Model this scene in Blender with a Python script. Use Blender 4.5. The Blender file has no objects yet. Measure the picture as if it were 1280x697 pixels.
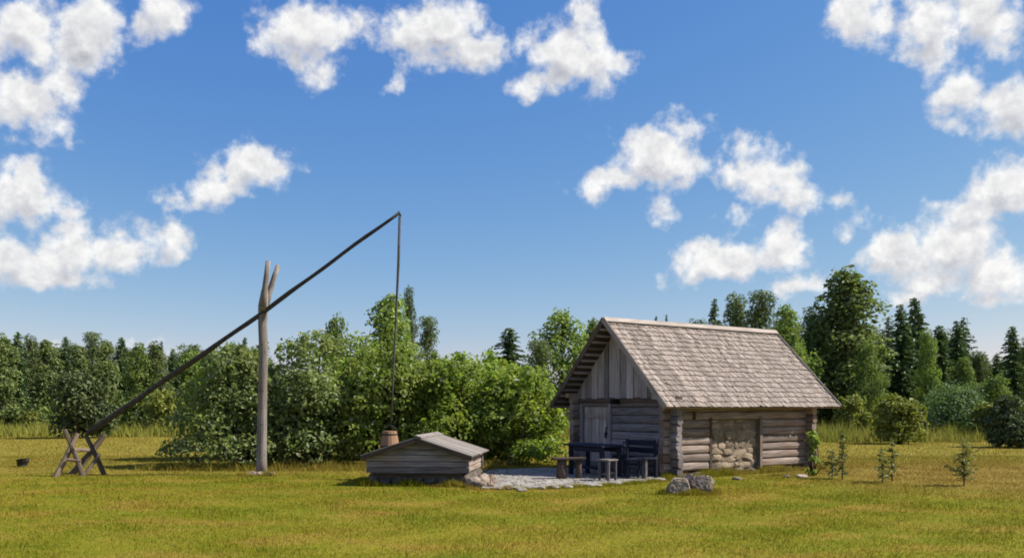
import bpy, math, random
import numpy as np
from mathutils import Vector, Matrix, Euler

scene = bpy.context.scene
COL = scene.collection
R = math.radians

# ------------------------------------------------------------------ camera
EYE = 1.75            # eye height, metres
FPX = 1068.0          # focal length in photograph pixels (1280 wide)
HX, HY = 640.0, 507.0 # principal column and horizon row in the photograph
cam_data = bpy.data.cameras.new('camera')
cam = bpy.data.objects.new('camera', cam_data)
COL.objects.link(cam)
cam.location = (0, 0, EYE)
cam.rotation_euler = (R(90), 0, 0)
cam_data.sensor_width = 36
cam_data.lens = 36 * FPX / 1280
cam_data.shift_y = (HY - 348.5) / 1280
cam_data.clip_start = 0.1
cam_data.clip_end = 6000
scene.camera = cam

# ------------------------------------------------------------------ sun, exposure
SUN_EL, SUN_AZ = 46.0, 89.0     # azimuth clockwise from the view axis (+Y)
SKY_STRENGTH = 0.10
SKY_GAIN = 5.30
sun_data = bpy.data.lights.new('sun', 'SUN')
sun_data.energy = 4.3
sun_data.angle = R(0.53)
sun_data.color = (1.0, 0.94, 0.84)
sun = bpy.data.objects.new('sun', sun_data)
COL.objects.link(sun)
sdir = Vector((math.sin(R(SUN_AZ)) * math.cos(R(SUN_EL)), math.cos(R(SUN_AZ)) * math.cos(R(SUN_EL)), math.sin(R(SUN_EL))))
sun.rotation_euler = sdir.to_track_quat('Z', 'Y').to_euler()
sun.location = (40, 0, 40)
vs = scene.view_settings
vs.view_transform = 'Standard'; vs.look = 'None'; vs.gamma = 1.0; vs.use_curve_mapping = False
vs.exposure = 0.97
scene.render.engine = 'CYCLES'
cy = scene.cycles
cy.use_denoising = True
cy.max_bounces = 6; cy.diffuse_bounces = 3; cy.transmission_bounces = 3; cy.transparent_max_bounces = 4
cy.filter_width = 1.9


# ------------------------------------------------------------------ node helpers
def nnew(nt, kind, ins=None, **props):
    n = nt.nodes.new(kind)
    for k, v in props.items():
        setattr(n, k, v)
    if ins:
        for k, v in ins.items():
            s = n.inputs[k]
            if hasattr(v, 'is_linked') and hasattr(v, 'node'):
                nt.links.new(v, s)
            else:
                s.default_value = v
    return n

def vmath(nt, op, a=None, b=None, c=None):
    ins = {}
    if a is not None: ins[0] = a
    if b is not None: ins[1] = b
    if c is not None: ins[2] = c
    return nnew(nt, 'ShaderNodeVectorMath', ins, operation=op)

def fmath(nt, op, a=None, b=None, c=None, clamp=False):
    ins = {}
    if a is not None: ins[0] = a
    if b is not None: ins[1] = b
    if c is not None: ins[2] = c
    return nnew(nt, 'ShaderNodeMath', ins, operation=op, use_clamp=clamp).outputs[0]

def mapr(nt, v, a, b, c=0.0, d=1.0, smooth=False):
    n = nnew(nt, 'ShaderNodeMapRange', {'Value': v, 'From Min': a, 'From Max': b, 'To Min': c, 'To Max': d})
    if smooth: n.interpolation_type = 'SMOOTHSTEP'
    return n.outputs[0]

def noise(nt, vec, scale, detail=4, rough=0.55, dist=0.0, out='Fac'):
    n = nnew(nt, 'ShaderNodeTexNoise', {'Vector': vec, 'Scale': scale, 'Detail': detail, 'Roughness': rough, 'Distortion': dist})
    return n.outputs[out] if out in n.outputs else n.outputs[0]

def mixc(nt, fac, a, b, blend='MIX'):
    n = nt.nodes.new('ShaderNodeMix'); n.data_type = 'RGBA'; n.blend_type = blend
    for s, v in ((n.inputs[0], fac), (n.inputs[6], a), (n.inputs[7], b)):
        if hasattr(v, 'is_linked') and hasattr(v, 'node'): nt.links.new(v, s)
        elif isinstance(v, (int, float)): s.default_value = v
        else: s.default_value = (*v[:3], 1)
    return n.outputs[2]

# ------------------------------------------------------------------ sky with scattered cumulus
BLOBS = [  # (column, row, half width, half height) of the cumulus heads, as directions in the sky
 (20,40,75,48),(105,45,58,52),(200,20,42,42),(30,130,70,46),(85,112,45,26),(70,160,30,14),
 (30,240,62,40),(85,262,26,14),(10,335,55,36),(85,318,70,42),(150,312,52,38),(207,300,30,22),(70,348,85,18),
 (325,207,58,30),(275,240,45,20),(226,240,18,14),
 (385,35,70,46),(400,82,28,26),(345,45,36,28),(445,25,30,22),
 (545,40,80,46),(560,76,55,22),(610,58,48,34),(500,100,15,12),
 (715,70,60,48),(685,105,55,18),(722,18,28,28),(760,68,30,22),(655,50,30,24),
 (815,198,58,46),(850,165,38,26),(772,228,48,22),(820,255,24,28),
 (950,215,62,38),(990,243,52,24),(1045,243,24,16),(905,205,24,18),(922,275,15,13),
 (920,325,86,26),(975,308,38,34),(862,337,36,20),(1005,357,52,20),
 (1255,235,68,42),(1212,262,42,24),(1070,295,30,18),(1130,322,60,42),(1190,308,58,38),(1255,342,58,34),(1170,352,60,20),(1130,372,44,14),(1235,372,40,10),
 (1080,22,46,44),(1160,35,44,55),(1245,30,55,50),(1215,115,48,34),(1265,135,50,44),(1195,150,24,18),
 (182,430,26,11),(70,434,22,9),(220,436,14,8),
]
world = bpy.data.worlds.new('World'); scene.world = world; world.use_nodes = True
world.cycles.sampling_method = 'MANUAL'; world.cycles.sample_map_resolution = 256
wt = world.node_tree; wt.nodes.clear()

g = bpy.data.node_groups.new('cloud_field', 'ShaderNodeTree')
g.interface.new_socket('Dir', in_out='INPUT', socket_type='NodeSocketVector')
g.interface.new_socket('P', in_out='INPUT', socket_type='NodeSocketVector')
g.interface.new_socket('W', in_out='INPUT', socket_type='NodeSocketFloat')
g.interface.new_socket('Field', in_out='OUTPUT', socket_type='NodeSocketFloat')
gi = g.nodes.new('NodeGroupInput'); go = g.nodes.new('NodeGroupOutput')
D, P, W = gi.outputs[0], gi.outputs[1], gi.outputs[2]
wn = noise(g, D, 1.7, 3, 0.6, out='Color')
wv = vmath(g, 'SUBTRACT', wn, (0.5, 0.5, 0.5)).outputs[0]
pw = vmath(g, 'MULTIPLY_ADD', wv, (0.7, 0.55, 0.0), P).outputs[0]
cur = None
for (bx, by, rx, ry) in BLOBS:
    cx, cyy = (bx - HX) / 100, (HY - by) / 100
    sx, sy = 100 / rx / 1.08, 100 / ry / 1.08
    q = vmath(g, 'MULTIPLY_ADD', pw, (sx, sy, 0), (-cx * sx, -cyy * sy, 0)).outputs[0]
    kk = min(1.25, max(0.42, math.sqrt(rx * ry) / 36))
    d2 = fmath(g, 'MULTIPLY_ADD', vmath(g, 'LENGTH', q).outputs['Value'], -kk, kk)      # roughly a distance to the cloud's rim
    cur = d2 if cur is None else nnew(g, 'ShaderNodeMath', {0: cur, 1: d2, 2: 0.30}, operation='SMOOTH_MAX').outputs[0]
bf = fmath(g, 'MAXIMUM', cur, -1.2)
gen = fmath(g, 'MULTIPLY_ADD', noise(g, D, 0.42, 2, 0.5), 5.0, -2.75)   # scattered cumulus over the rest of the sky
gen = fmath(g, 'MAXIMUM', fmath(g, 'MINIMUM', gen, 1.0), -1.6)
mixf = nnew(g, 'ShaderNodeMix', {0: W, 2: gen, 3: bf}).outputs[0]
n1 = noise(g, D, 2.3, 8, 0.64)
b1 = fmath(g, 'ABSOLUTE', fmath(g, 'SUBTRACT', noise(g, D, 2.6, 0, 0.5), 0.5))      # rounded cauliflower heads
b2 = fmath(g, 'ABSOLUTE', fmath(g, 'SUBTRACT', noise(g, D, 5.6, 0, 0.5), 0.5))
puff = fmath(g, 'SUBTRACT', fmath(g, 'MULTIPLY_ADD', b2, 0.6, b1), 0.20)
f1 = fmath(g, 'MULTIPLY_ADD', fmath(g, 'SUBTRACT', n1, 0.46), 2.5, mixf)
f2 = fmath(g, 'MULTIPLY_ADD', puff, 0.9, f1)
g.links.new(f2, go.inputs[0])

tc = wt.nodes.new('ShaderNodeTexCoord')
dirv = tc.outputs['Generated']
sep = nnew(wt, 'ShaderNodeSeparateXYZ', {0: dirv})
yy = fmath(wt, 'MAXIMUM', sep.outputs[1], 0.05)
u = fmath(wt, 'MULTIPLY', fmath(wt, 'DIVIDE', sep.outputs[0], yy), FPX / 100)
v = fmath(wt, 'MULTIPLY', fmath(wt, 'DIVIDE', sep.outputs[2], yy), FPX / 100)
Pv = nnew(wt, 'ShaderNodeCombineXYZ', {0: u, 1: v}).outputs[0]
Dv = vmath(wt, 'SCALE', dirv); Dv.inputs['Scale'].default_value = FPX / 100; Dv = Dv.outputs[0]
wbox = fmath(wt, 'MAXIMUM', fmath(wt, 'DIVIDE', fmath(wt, 'ABSOLUTE', u), 7.2), fmath(wt, 'DIVIDE', v, 5.8))
Wv = mapr(wt, wbox, 0.95, 1.25, 1.0, 0.0, True)
def field(off):
    n = wt.nodes.new('ShaderNodeGroup'); n.node_tree = g
    if off:
        wt.links.new(vmath(wt, 'ADD', Dv, (off[0], 0, off[1])).outputs[0], n.inputs[0])
        wt.links.new(vmath(wt, 'ADD', Pv, (off[0], off[1], 0)).outputs[0], n.inputs[1])
    else:
        wt.links.new(Dv, n.inputs[0]); wt.links.new(Pv, n.inputs[1])
    wt.links.new(Wv, n.inputs[2])
    return n.outputs[0]
f0 = field(None); fl = field((0.07, 0.24))
alpha = mapr(wt, f0, -0.02, 0.80, 0, 1, True)
up = mapr(wt, sep.outputs[2], 0.0, 0.03, 0, 1)
alpha = fmath(wt, 'MULTIPLY', alpha, up)
relief = fmath(wt, 'SUBTRACT', f0, fl)
lit = mapr(wt, relief, -0.70, 0.28, 0, 1)
lit = fmath(wt, 'MULTIPLY_ADD', fmath(wt, 'SUBTRACT', 1.0, lit), mapr(wt, f0, 0.1, 1.3, 0.75, 0.0, True), lit)     # thin rims stay sunlit
grain = noise(wt, Dv, 5.0, 5, 0.6)
lit = fmath(wt, 'MULTIPLY', lit, mapr(wt, grain, 0.35, 0.62, 0.62, 1.0))
thick = mapr(wt, f0, 0.7, 2.0, 1.0, 0.86)
cl = mixc(wt, lit, (0.36, 0.375, 0.45), (0.92, 0.92, 0.91))
cl = mixc(wt, 1.0, cl, nnew(wt, 'ShaderNodeCombineXYZ', {0: thick, 1: thick, 2: thick}).outputs[0], 'MULTIPLY')

sky = wt.nodes.new('ShaderNodeTexSky'); sky.sky_type = 'NISHITA'
sky.sun_disc = False; sky.sun_elevation = R(SUN_EL); sky.sun_rotation = R(SUN_AZ)
sky.altitude = 50; sky.air_density = 1.0; sky.dust_density = 0.35; sky.ozone_density = 3.2
sc3 = nnew(wt, 'ShaderNodeSeparateColor', {0: sky.outputs[0]})
def grade(ch, gamma, gain):        # one even colour grade of the whole sky (the photograph's deep summer blue)
    return fmath(wt, 'MULTIPLY', fmath(wt, 'POWER', fmath(wt, 'MULTIPLY', ch, 0.108), gamma), gain * SKY_GAIN)
skc = nnew(wt, 'ShaderNodeCombineColor', {0: grade(sc3.outputs[0], 1.34, 1.37), 1: grade(sc3.outputs[1], 0.90, 0.91), 2: grade(sc3.outputs[2], 0.35, 0.80)})
bg_sky = nnew(wt, 'ShaderNodeBackground', {'Color': skc.outputs[0], 'Strength': SKY_STRENGTH})
bg_cl = nnew(wt, 'ShaderNodeBackground', {'Color': cl, 'Strength': 0.55})
mx = wt.nodes.new('ShaderNodeMixShader')
wt.links.new(alpha, mx.inputs[0]); wt.links.new(bg_sky.outputs[0], mx.inputs[1]); wt.links.new(bg_cl.outputs[0], mx.inputs[2])
wo = wt.nodes.new('ShaderNodeOutputWorld'); wt.links.new(mx.outputs[0], wo.inputs[0])

# ------------------------------------------------------------------ materials
MATS = {}
def newmat(name):
    m = bpy.data.materials.new(name); m.use_nodes = True
    nt = m.node_tree; nt.nodes.clear()
    out = nt.nodes.new('ShaderNodeOutputMaterial')
    MATS[name] = m
    return m, nt, out

def principled(nt, out, col, rough=0.85, bump=None, spec=0.25):
    b = nnew(nt, 'ShaderNodeBsdfPrincipled', {'Base Color': col, 'Roughness': rough, 'Specular IOR Level': spec})
    if bump is not None:
        bn = nnew(nt, 'ShaderNodeBump', {'Strength': bump[1], 'Distance': bump[2], 'Height': bump[0]})
        nt.links.new(bn.outputs[0], b.inputs['Normal'])
    nt.links.new(b.outputs[0], out.inputs[0])
    return b

def wood(name, light, dark, stain, island=False, grain=(0.8, 14, 14), rough=0.9, moss=0.0, var=(0.62, 1.28)):
    """weathered timber, grain along the piece's own X axis"""
    m, nt, out = newmat(name)
    tcn = nt.nodes.new('ShaderNodeTexCoord'); oi = nt.nodes.new('ShaderNodeObjectInfo')
    geo = nt.nodes.new('ShaderNodeNewGeometry')
    rnd = geo.outputs['Random Per Island'] if island else oi.outputs['Random']
    off = nnew(nt, 'ShaderNodeCombineXYZ', {0: fmath(nt, 'MULTIPLY', rnd, 37.0), 1: fmath(nt, 'MULTIPLY', rnd, 11.0), 2: 0.0}).outputs[0]
    vec = vmath(nt, 'ADD', tcn.outputs['Object'], off).outputs[0]
    gv = vmath(nt, 'MULTIPLY', vec, grain).outputs[0]
    n1 = noise(nt, gv, 2.2, 6, 0.62)
    n2 = noise(nt, vec, 1.3, 4, 0.6)
    n3 = noise(nt, vmath(nt, 'MULTIPLY', vec, (0.5, 30, 30)).outputs[0], 2.0, 3, 0.6)
    c = mixc(nt, mapr(nt, n1, 0.34, 0.66), dark, light)
    c = mixc(nt, mapr(nt, n2, 0.48, 0.72, 0, 0.75), c, stain)
    crack = mapr(nt, n3, 0.32, 0.42, 0.25, 1.0)
    val = fmath(nt, 'MULTIPLY', crack, mapr(nt, rnd, 0, 1, var[0], var[1]))
    c = mixc(nt, 1.0, c, nnew(nt, 'ShaderNodeCombineXYZ', {0: val, 1: val, 2: val}).outputs[0], 'MULTIPLY')
    if moss > 0:
        n4 = noise(nt, tcn.outputs['Object'], 0.9, 5, 0.65)
        c = mixc(nt, mapr(nt, n4, 0.58, 0.75, 0, moss), c, (0.10, 0.11, 0.045))
    principled(nt, out, c, rough, (fmath(nt, 'ADD', n1, crack), 0.5, 0.012), 0.15)
    return m

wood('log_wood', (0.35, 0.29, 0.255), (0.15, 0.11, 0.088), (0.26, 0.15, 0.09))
wood('gable_shade_wood', (0.27, 0.248, 0.252), (0.115, 0.10, 0.104), (0.22, 0.15, 0.13))  # cooler, darker log tone: the gable's bluish shade is put into the colour
wood('board_wood', (0.47, 0.425, 0.425), (0.26, 0.23, 0.225), (0.36, 0.27, 0.24), var=(0.40, 1.15))
wood('door_wood', (0.42, 0.37, 0.35), (0.26, 0.22, 0.20), (0.36, 0.26, 0.21), var=(0.8, 1.15))
wood('shingle_wood', (0.35, 0.295, 0.26), (0.17, 0.138, 0.118), (0.255, 0.205, 0.172), island=True, grain=(14, 0.8, 14), moss=0.55, var=(0.66, 1.34))
wood('trim_wood', (0.390, 0.343, 0.304), (0.234, 0.191, 0.164), (0.296, 0.226, 0.179), var=(0.9, 1.15))
wood('dark_wood', (0.12, 0.088, 0.07), (0.05, 0.036, 0.03), (0.09, 0.06, 0.045))
wood('pole_wood', (0.125, 0.108, 0.095), (0.05, 0.043, 0.04), (0.085, 0.066, 0.052), grain=(5, 5, 5))
wood('post_wood', (0.275, 0.245, 0.222), (0.11, 0.093, 0.082), (0.18, 0.14, 0.11), grain=(11, 11, 0.7))
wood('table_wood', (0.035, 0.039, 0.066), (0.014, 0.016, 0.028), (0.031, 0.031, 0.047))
wood('stool_wood', (0.17, 0.15, 0.145), (0.08, 0.07, 0.07), (0.11, 0.09, 0.085), grain=(10, 10, 0.8))
wood('trestle_wood', (0.25, 0.19, 0.14), (0.08, 0.055, 0.04), (0.13, 0.08, 0.05), var=(0.4, 1.4))
wood('bucket_wood', (0.30, 0.18, 0.11), (0.15, 0.085, 0.05), (0.22, 0.13, 0.08), grain=(10, 10, 0.8))
wood('plank_wood', (0.27, 0.245, 0.225), (0.13, 0.112, 0.10), (0.20, 0.16, 0.135), var=(0.75, 1.25), moss=0.35)
wood('bark', (0.101, 0.078, 0.058), (0.039, 0.030, 0.023), (0.078, 0.058, 0.039), grain=(9, 9, 1.2))
wood('birch_bark', (0.359, 0.343, 0.320), (0.172, 0.160, 0.148), (0.094, 0.086, 0.078), grain=(2, 2, 7))

def stone(name, a, b, c3, scale=3.0, moss=0.0):
    m, nt, out = newmat(name)
    tcn = nt.nodes.new('ShaderNodeTexCoord'); oi = nt.nodes.new('ShaderNodeObjectInfo')
    geo = nt.nodes.new('ShaderNodeNewGeometry')
    off = nnew(nt, 'ShaderNodeCombineXYZ', {0: fmath(nt, 'MULTIPLY', oi.outputs['Random'], 53.0), 1: 0.0, 2: 0.0}).outputs[0]
    vec = vmath(nt, 'ADD', tcn.outputs['Object'], off).outputs[0]
    n1 = noise(nt, vec, scale, 7, 0.65); n2 = noise(nt, vec, scale * 5, 4, 0.7)
    c = mixc(nt, mapr(nt, n1, 0.36, 0.64), a, b)
    c = mixc(nt, mapr(nt, n2, 0.5, 0.7, 0, 0.6), c, c3)
    val = mapr(nt, oi.outputs['Random'], 0, 1, 0.7, 1.25)
    c = mixc(nt, 1.0, c, nnew(nt, 'ShaderNodeCombineXYZ', {0: val, 1: val, 2: val}).outputs[0], 'MULTIPLY')
    if moss > 0:
        nz = nnew(nt, 'ShaderNodeSeparateXYZ', {0: geo.outputs['Normal']}).outputs[2]
        f = fmath(nt, 'MULTIPLY', mapr(nt, nz, 0.2, 0.9), mapr(nt, noise(nt, vec, scale * 1.4, 5, 0.6), 0.45, 0.62, 0, moss))
        c = mixc(nt, f, c, (0.13, 0.12, 0.045))
    principled(nt, out, c, 0.9, (fmath(nt, 'ADD', n1, fmath(nt, 'MULTIPLY', n2, 0.4)), 0.7, 0.03), 0.2)
    return m
stone('boulder_stone', (0.29, 0.235, 0.185), (0.14, 0.10, 0.075), (0.33, 0.28, 0.225), 1.6, 0.55)
stone('field_stone', (0.328, 0.257, 0.203), (0.172, 0.117, 0.086), (0.359, 0.312, 0.265), 4, 0.2)
stone('infill_stone', (0.30, 0.235, 0.165), (0.165, 0.122, 0.085), (0.32, 0.27, 0.21), 5, 0.0)
stone('base_stone', (0.15, 0.125, 0.11), (0.065, 0.052, 0.046), (0.18, 0.155, 0.14), 4, 0.5)
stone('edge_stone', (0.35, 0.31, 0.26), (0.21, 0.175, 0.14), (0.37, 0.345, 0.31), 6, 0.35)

def flat(name, col, rough=0.9):
    m, nt, out = newmat(name)
    tcn = nt.nodes.new('ShaderNodeTexCoord')
    n1 = noise(nt, tcn.outputs['Object'], 6, 5, 0.6)
    c = mixc(nt, n1, tuple(x * 0.7 for x in col), tuple(x * 1.3 for x in col))
    principled(nt, out, c, rough, (n1, 0.3, 0.01))
    return m
flat('dark_gap', (0.012, 0.010, 0.009))
flat('iron', (0.02, 0.018, 0.017), 0.6)
flat('mortar', (0.16, 0.125, 0.09))
flat('rope', (0.06, 0.055, 0.05))
flat('stump_dark', (0.028, 0.024, 0.020))

def leafmat(name, a, b, c3, trans=0.35, pale=0.0, rough=0.55):
    m, nt, out = newmat(name)
    geo = nt.nodes.new('ShaderNodeNewGeometry'); oi = nt.nodes.new('ShaderNodeObjectInfo')
    tcn = nt.nodes.new('ShaderNodeTexCoord')
    rnd = geo.outputs['Random Per Island']
    n1 = noise(nt, vmath(nt, 'ADD', tcn.outputs['Object'], nnew(nt, 'ShaderNodeCombineXYZ', {0: fmath(nt, 'MULTIPLY', oi.outputs['Random'], 40.0), 1: 0.0, 2: 0.0}).outputs[0]).outputs[0], 0.9, 3, 0.6)
    c = mixc(nt, rnd, a, b)
    c = mixc(nt, mapr(nt, n1, 0.46, 0.68, 0, 0.8), c, c3)
    val = fmath(nt, 'MULTIPLY', mapr(nt, rnd, 0, 1, 0.75, 1.25), mapr(nt, oi.outputs['Random'], 0, 1, 0.82, 1.18))
    c = mixc(nt, 1.0, c, nnew(nt, 'ShaderNodeCombineXYZ', {0: val, 1: val, 2: val}).outputs[0], 'MULTIPLY')
    if pale > 0:
        r2 = fmath(nt, 'FRACT', fmath(nt, 'MULTIPLY', rnd, 71.3))
        c = mixc(nt, fmath(nt, 'GREATER_THAN', r2, 1 - pale), c, (0.34, 0.36, 0.25))
    b1 = nnew(nt, 'ShaderNodeBsdfPrincipled', {'Base Color': c, 'Roughness': rough, 'Specular IOR Level': 0.3})
    tr = nnew(nt, 'ShaderNodeBsdfTranslucent', {'Color': mixc(nt, 1.0, c, (1.1, 1.25, 0.6), 'MULTIPLY')})
    ms = nt.nodes.new('ShaderNodeMixShader'); ms.inputs[0].default_value = trans
    nt.links.new(b1.outputs[0], ms.inputs[1]); nt.links.new(tr.outputs[0], ms.inputs[2])
    nt.links.new(ms.outputs[0], out.inputs[0])
    return m
leafmat('bush_leaf', (0.137, 0.188, 0.039), (0.251, 0.308, 0.068), (0.308, 0.331, 0.063), 0.46, 0.04)
leafmat('bush_leaf_dark', (0.130, 0.178, 0.057), (0.246, 0.294, 0.103), (0.260, 0.280, 0.089), 0.42, 0.06)
leafmat('bush_leaf_light', (0.165, 0.234, 0.039), (0.279, 0.359, 0.066), (0.342, 0.365, 0.063), 0.48, 0.03)
leafmat('shrub_round_leaf', (0.085, 0.14, 0.055), (0.14, 0.205, 0.08), (0.12, 0.175, 0.06), 0.3)
leafmat('shrub_yellow_leaf', (0.162, 0.176, 0.034), (0.257, 0.257, 0.054), (0.135, 0.162, 0.034), 0.35)
leafmat('shrub_dark_leaf', (0.047, 0.068, 0.027), (0.095, 0.121, 0.041), (0.081, 0.101, 0.034), 0.2)
leafmat('deciduous_leaf', (0.119, 0.177, 0.044), (0.211, 0.279, 0.068), (0.254, 0.295, 0.059), 0.35)
leafmat('aspen_leaf', (0.106, 0.147, 0.053), (0.194, 0.231, 0.077), (0.175, 0.206, 0.062), 0.34)
leafmat('spruce_needle', (0.066, 0.105, 0.049), (0.131, 0.186, 0.070), (0.111, 0.163, 0.051), 0.15)
leafmat('pine_needle', (0.081, 0.119, 0.045), (0.163, 0.206, 0.065), (0.163, 0.188, 0.053), 0.24)
leafmat('sapling_needle', (0.13, 0.135, 0.042), (0.20, 0.20, 0.065), (0.17, 0.17, 0.05), 0.3)

def grassmat(name, island, tall=False):
    m, nt, out = newmat(name)
    geo = nt.nodes.new('ShaderNodeNewGeometry')
    pos = geo.outputs['Position']
    p2 = vmath(nt, 'MULTIPLY', pos, (1.0, 1.6, 0.0)).outputs[0]
    big = noise(nt, p2, 0.10, 4, 0.6); mid = noise(nt, p2, 0.55, 5, 0.65); small = noise(nt, p2, 3.2, 4, 0.7)
    if tall:
        c = mixc(nt, mapr(nt, mid, 0.38, 0.62), (0.165, 0.19, 0.028), (0.28, 0.26, 0.06))
    else:
        yv = nnew(nt, 'ShaderNodeSeparateXYZ', {0: pos}).outputs[1]
        c = mixc(nt, mapr(nt, big, 0.40, 0.60), (0.148, 0.168, 0.010), (0.225, 0.200, 0.020))
        c = mixc(nt, mapr(nt, mid, 0.50, 0.64, 0, 0.95), c, (0.285, 0.195, 0.038))     # dry, worn patches
        c = mixc(nt, mapr(nt, mid, 0.32, 0.46, 0.95, 0), c, (0.098, 0.138, 0.008))     # lusher patches
        c = mixc(nt, mapr(nt, small, 0.42, 0.62, 0, 0.6), c, (0.235, 0.190, 0.024))
        c = mixc(nt, mapr(nt, small, 0.30, 0.40, 0.5, 0), c, (0.085, 0.105, 0.010))
        edge = fmath(nt, 'MULTIPLY_ADD', mid, 4.0, yv)                                 # the yard grass gives way to dry meadow
        c = mixc(nt, mapr(nt, edge, 22.6, 24.6, 0, 0.62), c, (0.265, 0.208, 0.045))
        xy = vmath(nt, 'MULTIPLY', vmath(nt, 'SUBTRACT', pos, (13.0, 21.0, 0.0)).outputs[0], (0.17, 0.19, 0.0)).outputs[0]
        rr = fmath(nt, 'MULTIPLY_ADD', mid, 0.9, vmath(nt, 'LENGTH', xy).outputs['Value'])
        c = mixc(nt, mapr(nt, rr, 1.0, 1.75, 0.75, 0), c, (0.27, 0.182, 0.046))        # parched corner on the right
    if island:
        rnd = geo.outputs['Random Per Island']
        val = mapr(nt, rnd, 0, 1, 0.84, 1.22)
        c = mixc(nt, 1.0, c, nnew(nt, 'ShaderNodeCombineXYZ', {0: val, 1: val, 2: val}).outputs[0], 'MULTIPLY')
        r2 = fmath(nt, 'FRACT', fmath(nt, 'MULTIPLY', rnd, 57.7))
        c = mixc(nt, fmath(nt, 'GREATER_THAN', r2, 0.95), c, (0.314, 0.266, 0.078))
        b1 = nnew(nt, 'ShaderNodeBsdfDiffuse', {'Color': c})
        tr = nnew(nt, 'ShaderNodeBsdfTranslucent', {'Color': c})
        ms = nt.nodes.new('ShaderNodeMixShader'); ms.inputs[0].default_value = 0.35
        nt.links.new(b1.outputs[0], ms.inputs[1]); nt.links.new(tr.outputs[0], ms.inputs[2])
        nt.links.new(ms.outputs[0], out.inputs[0])
    else:
        fine = noise(nt, pos, 14, 4, 0.7)
        v = mapr(nt, fine, 0.3, 0.7, 0.55, 1.1)
        c = mixc(nt, 1.0, c, nnew(nt, 'ShaderNodeCombineXYZ', {0: v, 1: v, 2: v}).outputs[0], 'MULTIPLY')
        principled(nt, out, c, 0.95, (fmath(nt, 'ADD', fine, small), 0.6, 0.05), 0.05)
    return m
grassmat('lawn_soil', False); grassmat('lawn_blade', True); grassmat('tall_blade', True, True)

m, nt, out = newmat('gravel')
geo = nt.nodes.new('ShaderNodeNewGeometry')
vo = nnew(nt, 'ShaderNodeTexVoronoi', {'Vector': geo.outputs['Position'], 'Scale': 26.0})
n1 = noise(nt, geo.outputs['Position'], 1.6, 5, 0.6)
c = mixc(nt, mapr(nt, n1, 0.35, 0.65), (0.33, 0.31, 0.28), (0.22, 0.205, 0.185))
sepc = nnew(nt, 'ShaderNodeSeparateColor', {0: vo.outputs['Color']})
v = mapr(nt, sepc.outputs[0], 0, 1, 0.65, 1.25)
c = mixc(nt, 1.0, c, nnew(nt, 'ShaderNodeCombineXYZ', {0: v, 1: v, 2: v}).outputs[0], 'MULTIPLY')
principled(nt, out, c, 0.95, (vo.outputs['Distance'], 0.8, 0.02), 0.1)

# ------------------------------------------------------------------ mesh helpers
def mesh(name, V, F, mat, smooth=False):
    """V (n,3); F an (m,3) or (m,4) array, or a list of such arrays"""
    V = np.asarray(V, dtype=np.float32).reshape(-1, 3)
    Fs = F if isinstance(F, list) else [F]
    Fs = [np.asarray(f, dtype=np.int32) for f in Fs if len(f)]
    me = bpy.data.meshes.new(name)
    me.vertices.add(len(V)); me.vertices.foreach_set('co', V.ravel())
    li = np.concatenate([f.ravel() for f in Fs])
    lt = np.concatenate([np.full(len(f), f.shape[1], dtype=np.int32) for f in Fs])
    ls = np.concatenate([[0], np.cumsum(lt)[:-1]]).astype(np.int32)
    me.loops.add(len(li)); me.loops.foreach_set('vertex_index', li)
    me.polygons.add(len(lt)); me.polygons.foreach_set('loop_start', ls)
    try: me.polygons.foreach_set('loop_total', lt)
    except Exception: pass
    me.update(calc_edges=True)
    me.polygons.foreach_set('use_smooth', np.full(len(lt), smooth, dtype=bool))
    me.materials.append(MATS[mat])
    return me

def obj(name, me, parent=None, loc=(0, 0, 0), rot=(0, 0, 0), scale=(1, 1, 1)):
    o = bpy.data.objects.new(name, me); COL.objects.link(o)
    o.location = loc; o.rotation_euler = rot; o.scale = scale
    if parent is not None: o.parent = parent
    return o

def tag(o, label=None, cat=None, group=None, kind=None):
    if label: o['label'] = label
    if cat: o['category'] = cat
    if group: o['group'] = group
    if kind: o['kind'] = kind
    return o

def thing(name, label, cat, loc=(0, 0, 0), rz=0.0, group=None):
    o = bpy.data.objects.new(name, None); COL.objects.link(o)
    o.empty_display_size = 0.3
    o.location = loc; o.rotation_euler = (0, 0, rz)
    return tag(o, label, cat, group)

def at(px, d, py=None):
    """photograph column (and row) at distance d -> world point"""
    return Vector(((px - HX) / FPX * d, d, 0.0 if py is None else EYE + (HY - py) / FPX * d))

def box_arrays(sx, sy, sz, bev=0.0):
    """box centred on the origin with chamfered long edges (along X)"""
    hx, hy, hz = sx / 2, sy / 2, sz / 2
    b = min(bev, hy * 0.8, hz * 0.8)
    if b > 0:
        prof = [(-hy + b, -hz), (hy - b, -hz), (hy, -hz + b), (hy, hz - b), (hy - b, hz), (-hy + b, hz), (-hy, hz - b), (-hy, -hz + b)]
    else:
        prof = [(-hy, -hz), (hy, -hz), (hy, hz), (-hy, hz)]
    n = len(prof)
    V = [(-hx, y, z) for y, z in prof] + [(hx, y, z) for y, z in prof] + [(-hx, 0, 0), (hx, 0, 0)]
    Q = [(i, (i + 1) % n, n + (i + 1) % n, n + i) for i in range(n)]
    Q = [(a, d, c_, b_) for a, b_, c_, d in Q]
    T = [(2 * n, (i + 1) % n, i) for i in range(n)] + [(2 * n + 1, n + i, n + (i + 1) % n) for i in range(n)]
    return np.array(V, float), np.array(Q), np.array(T)

def piece(name, parent, mat, size, loc, rot=(0, 0, 0), bev=0.012):
    V, Q, T = box_arrays(*size, bev)
    return obj(name, mesh(name, V, [Q, T], mat), parent, loc, rot)

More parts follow.
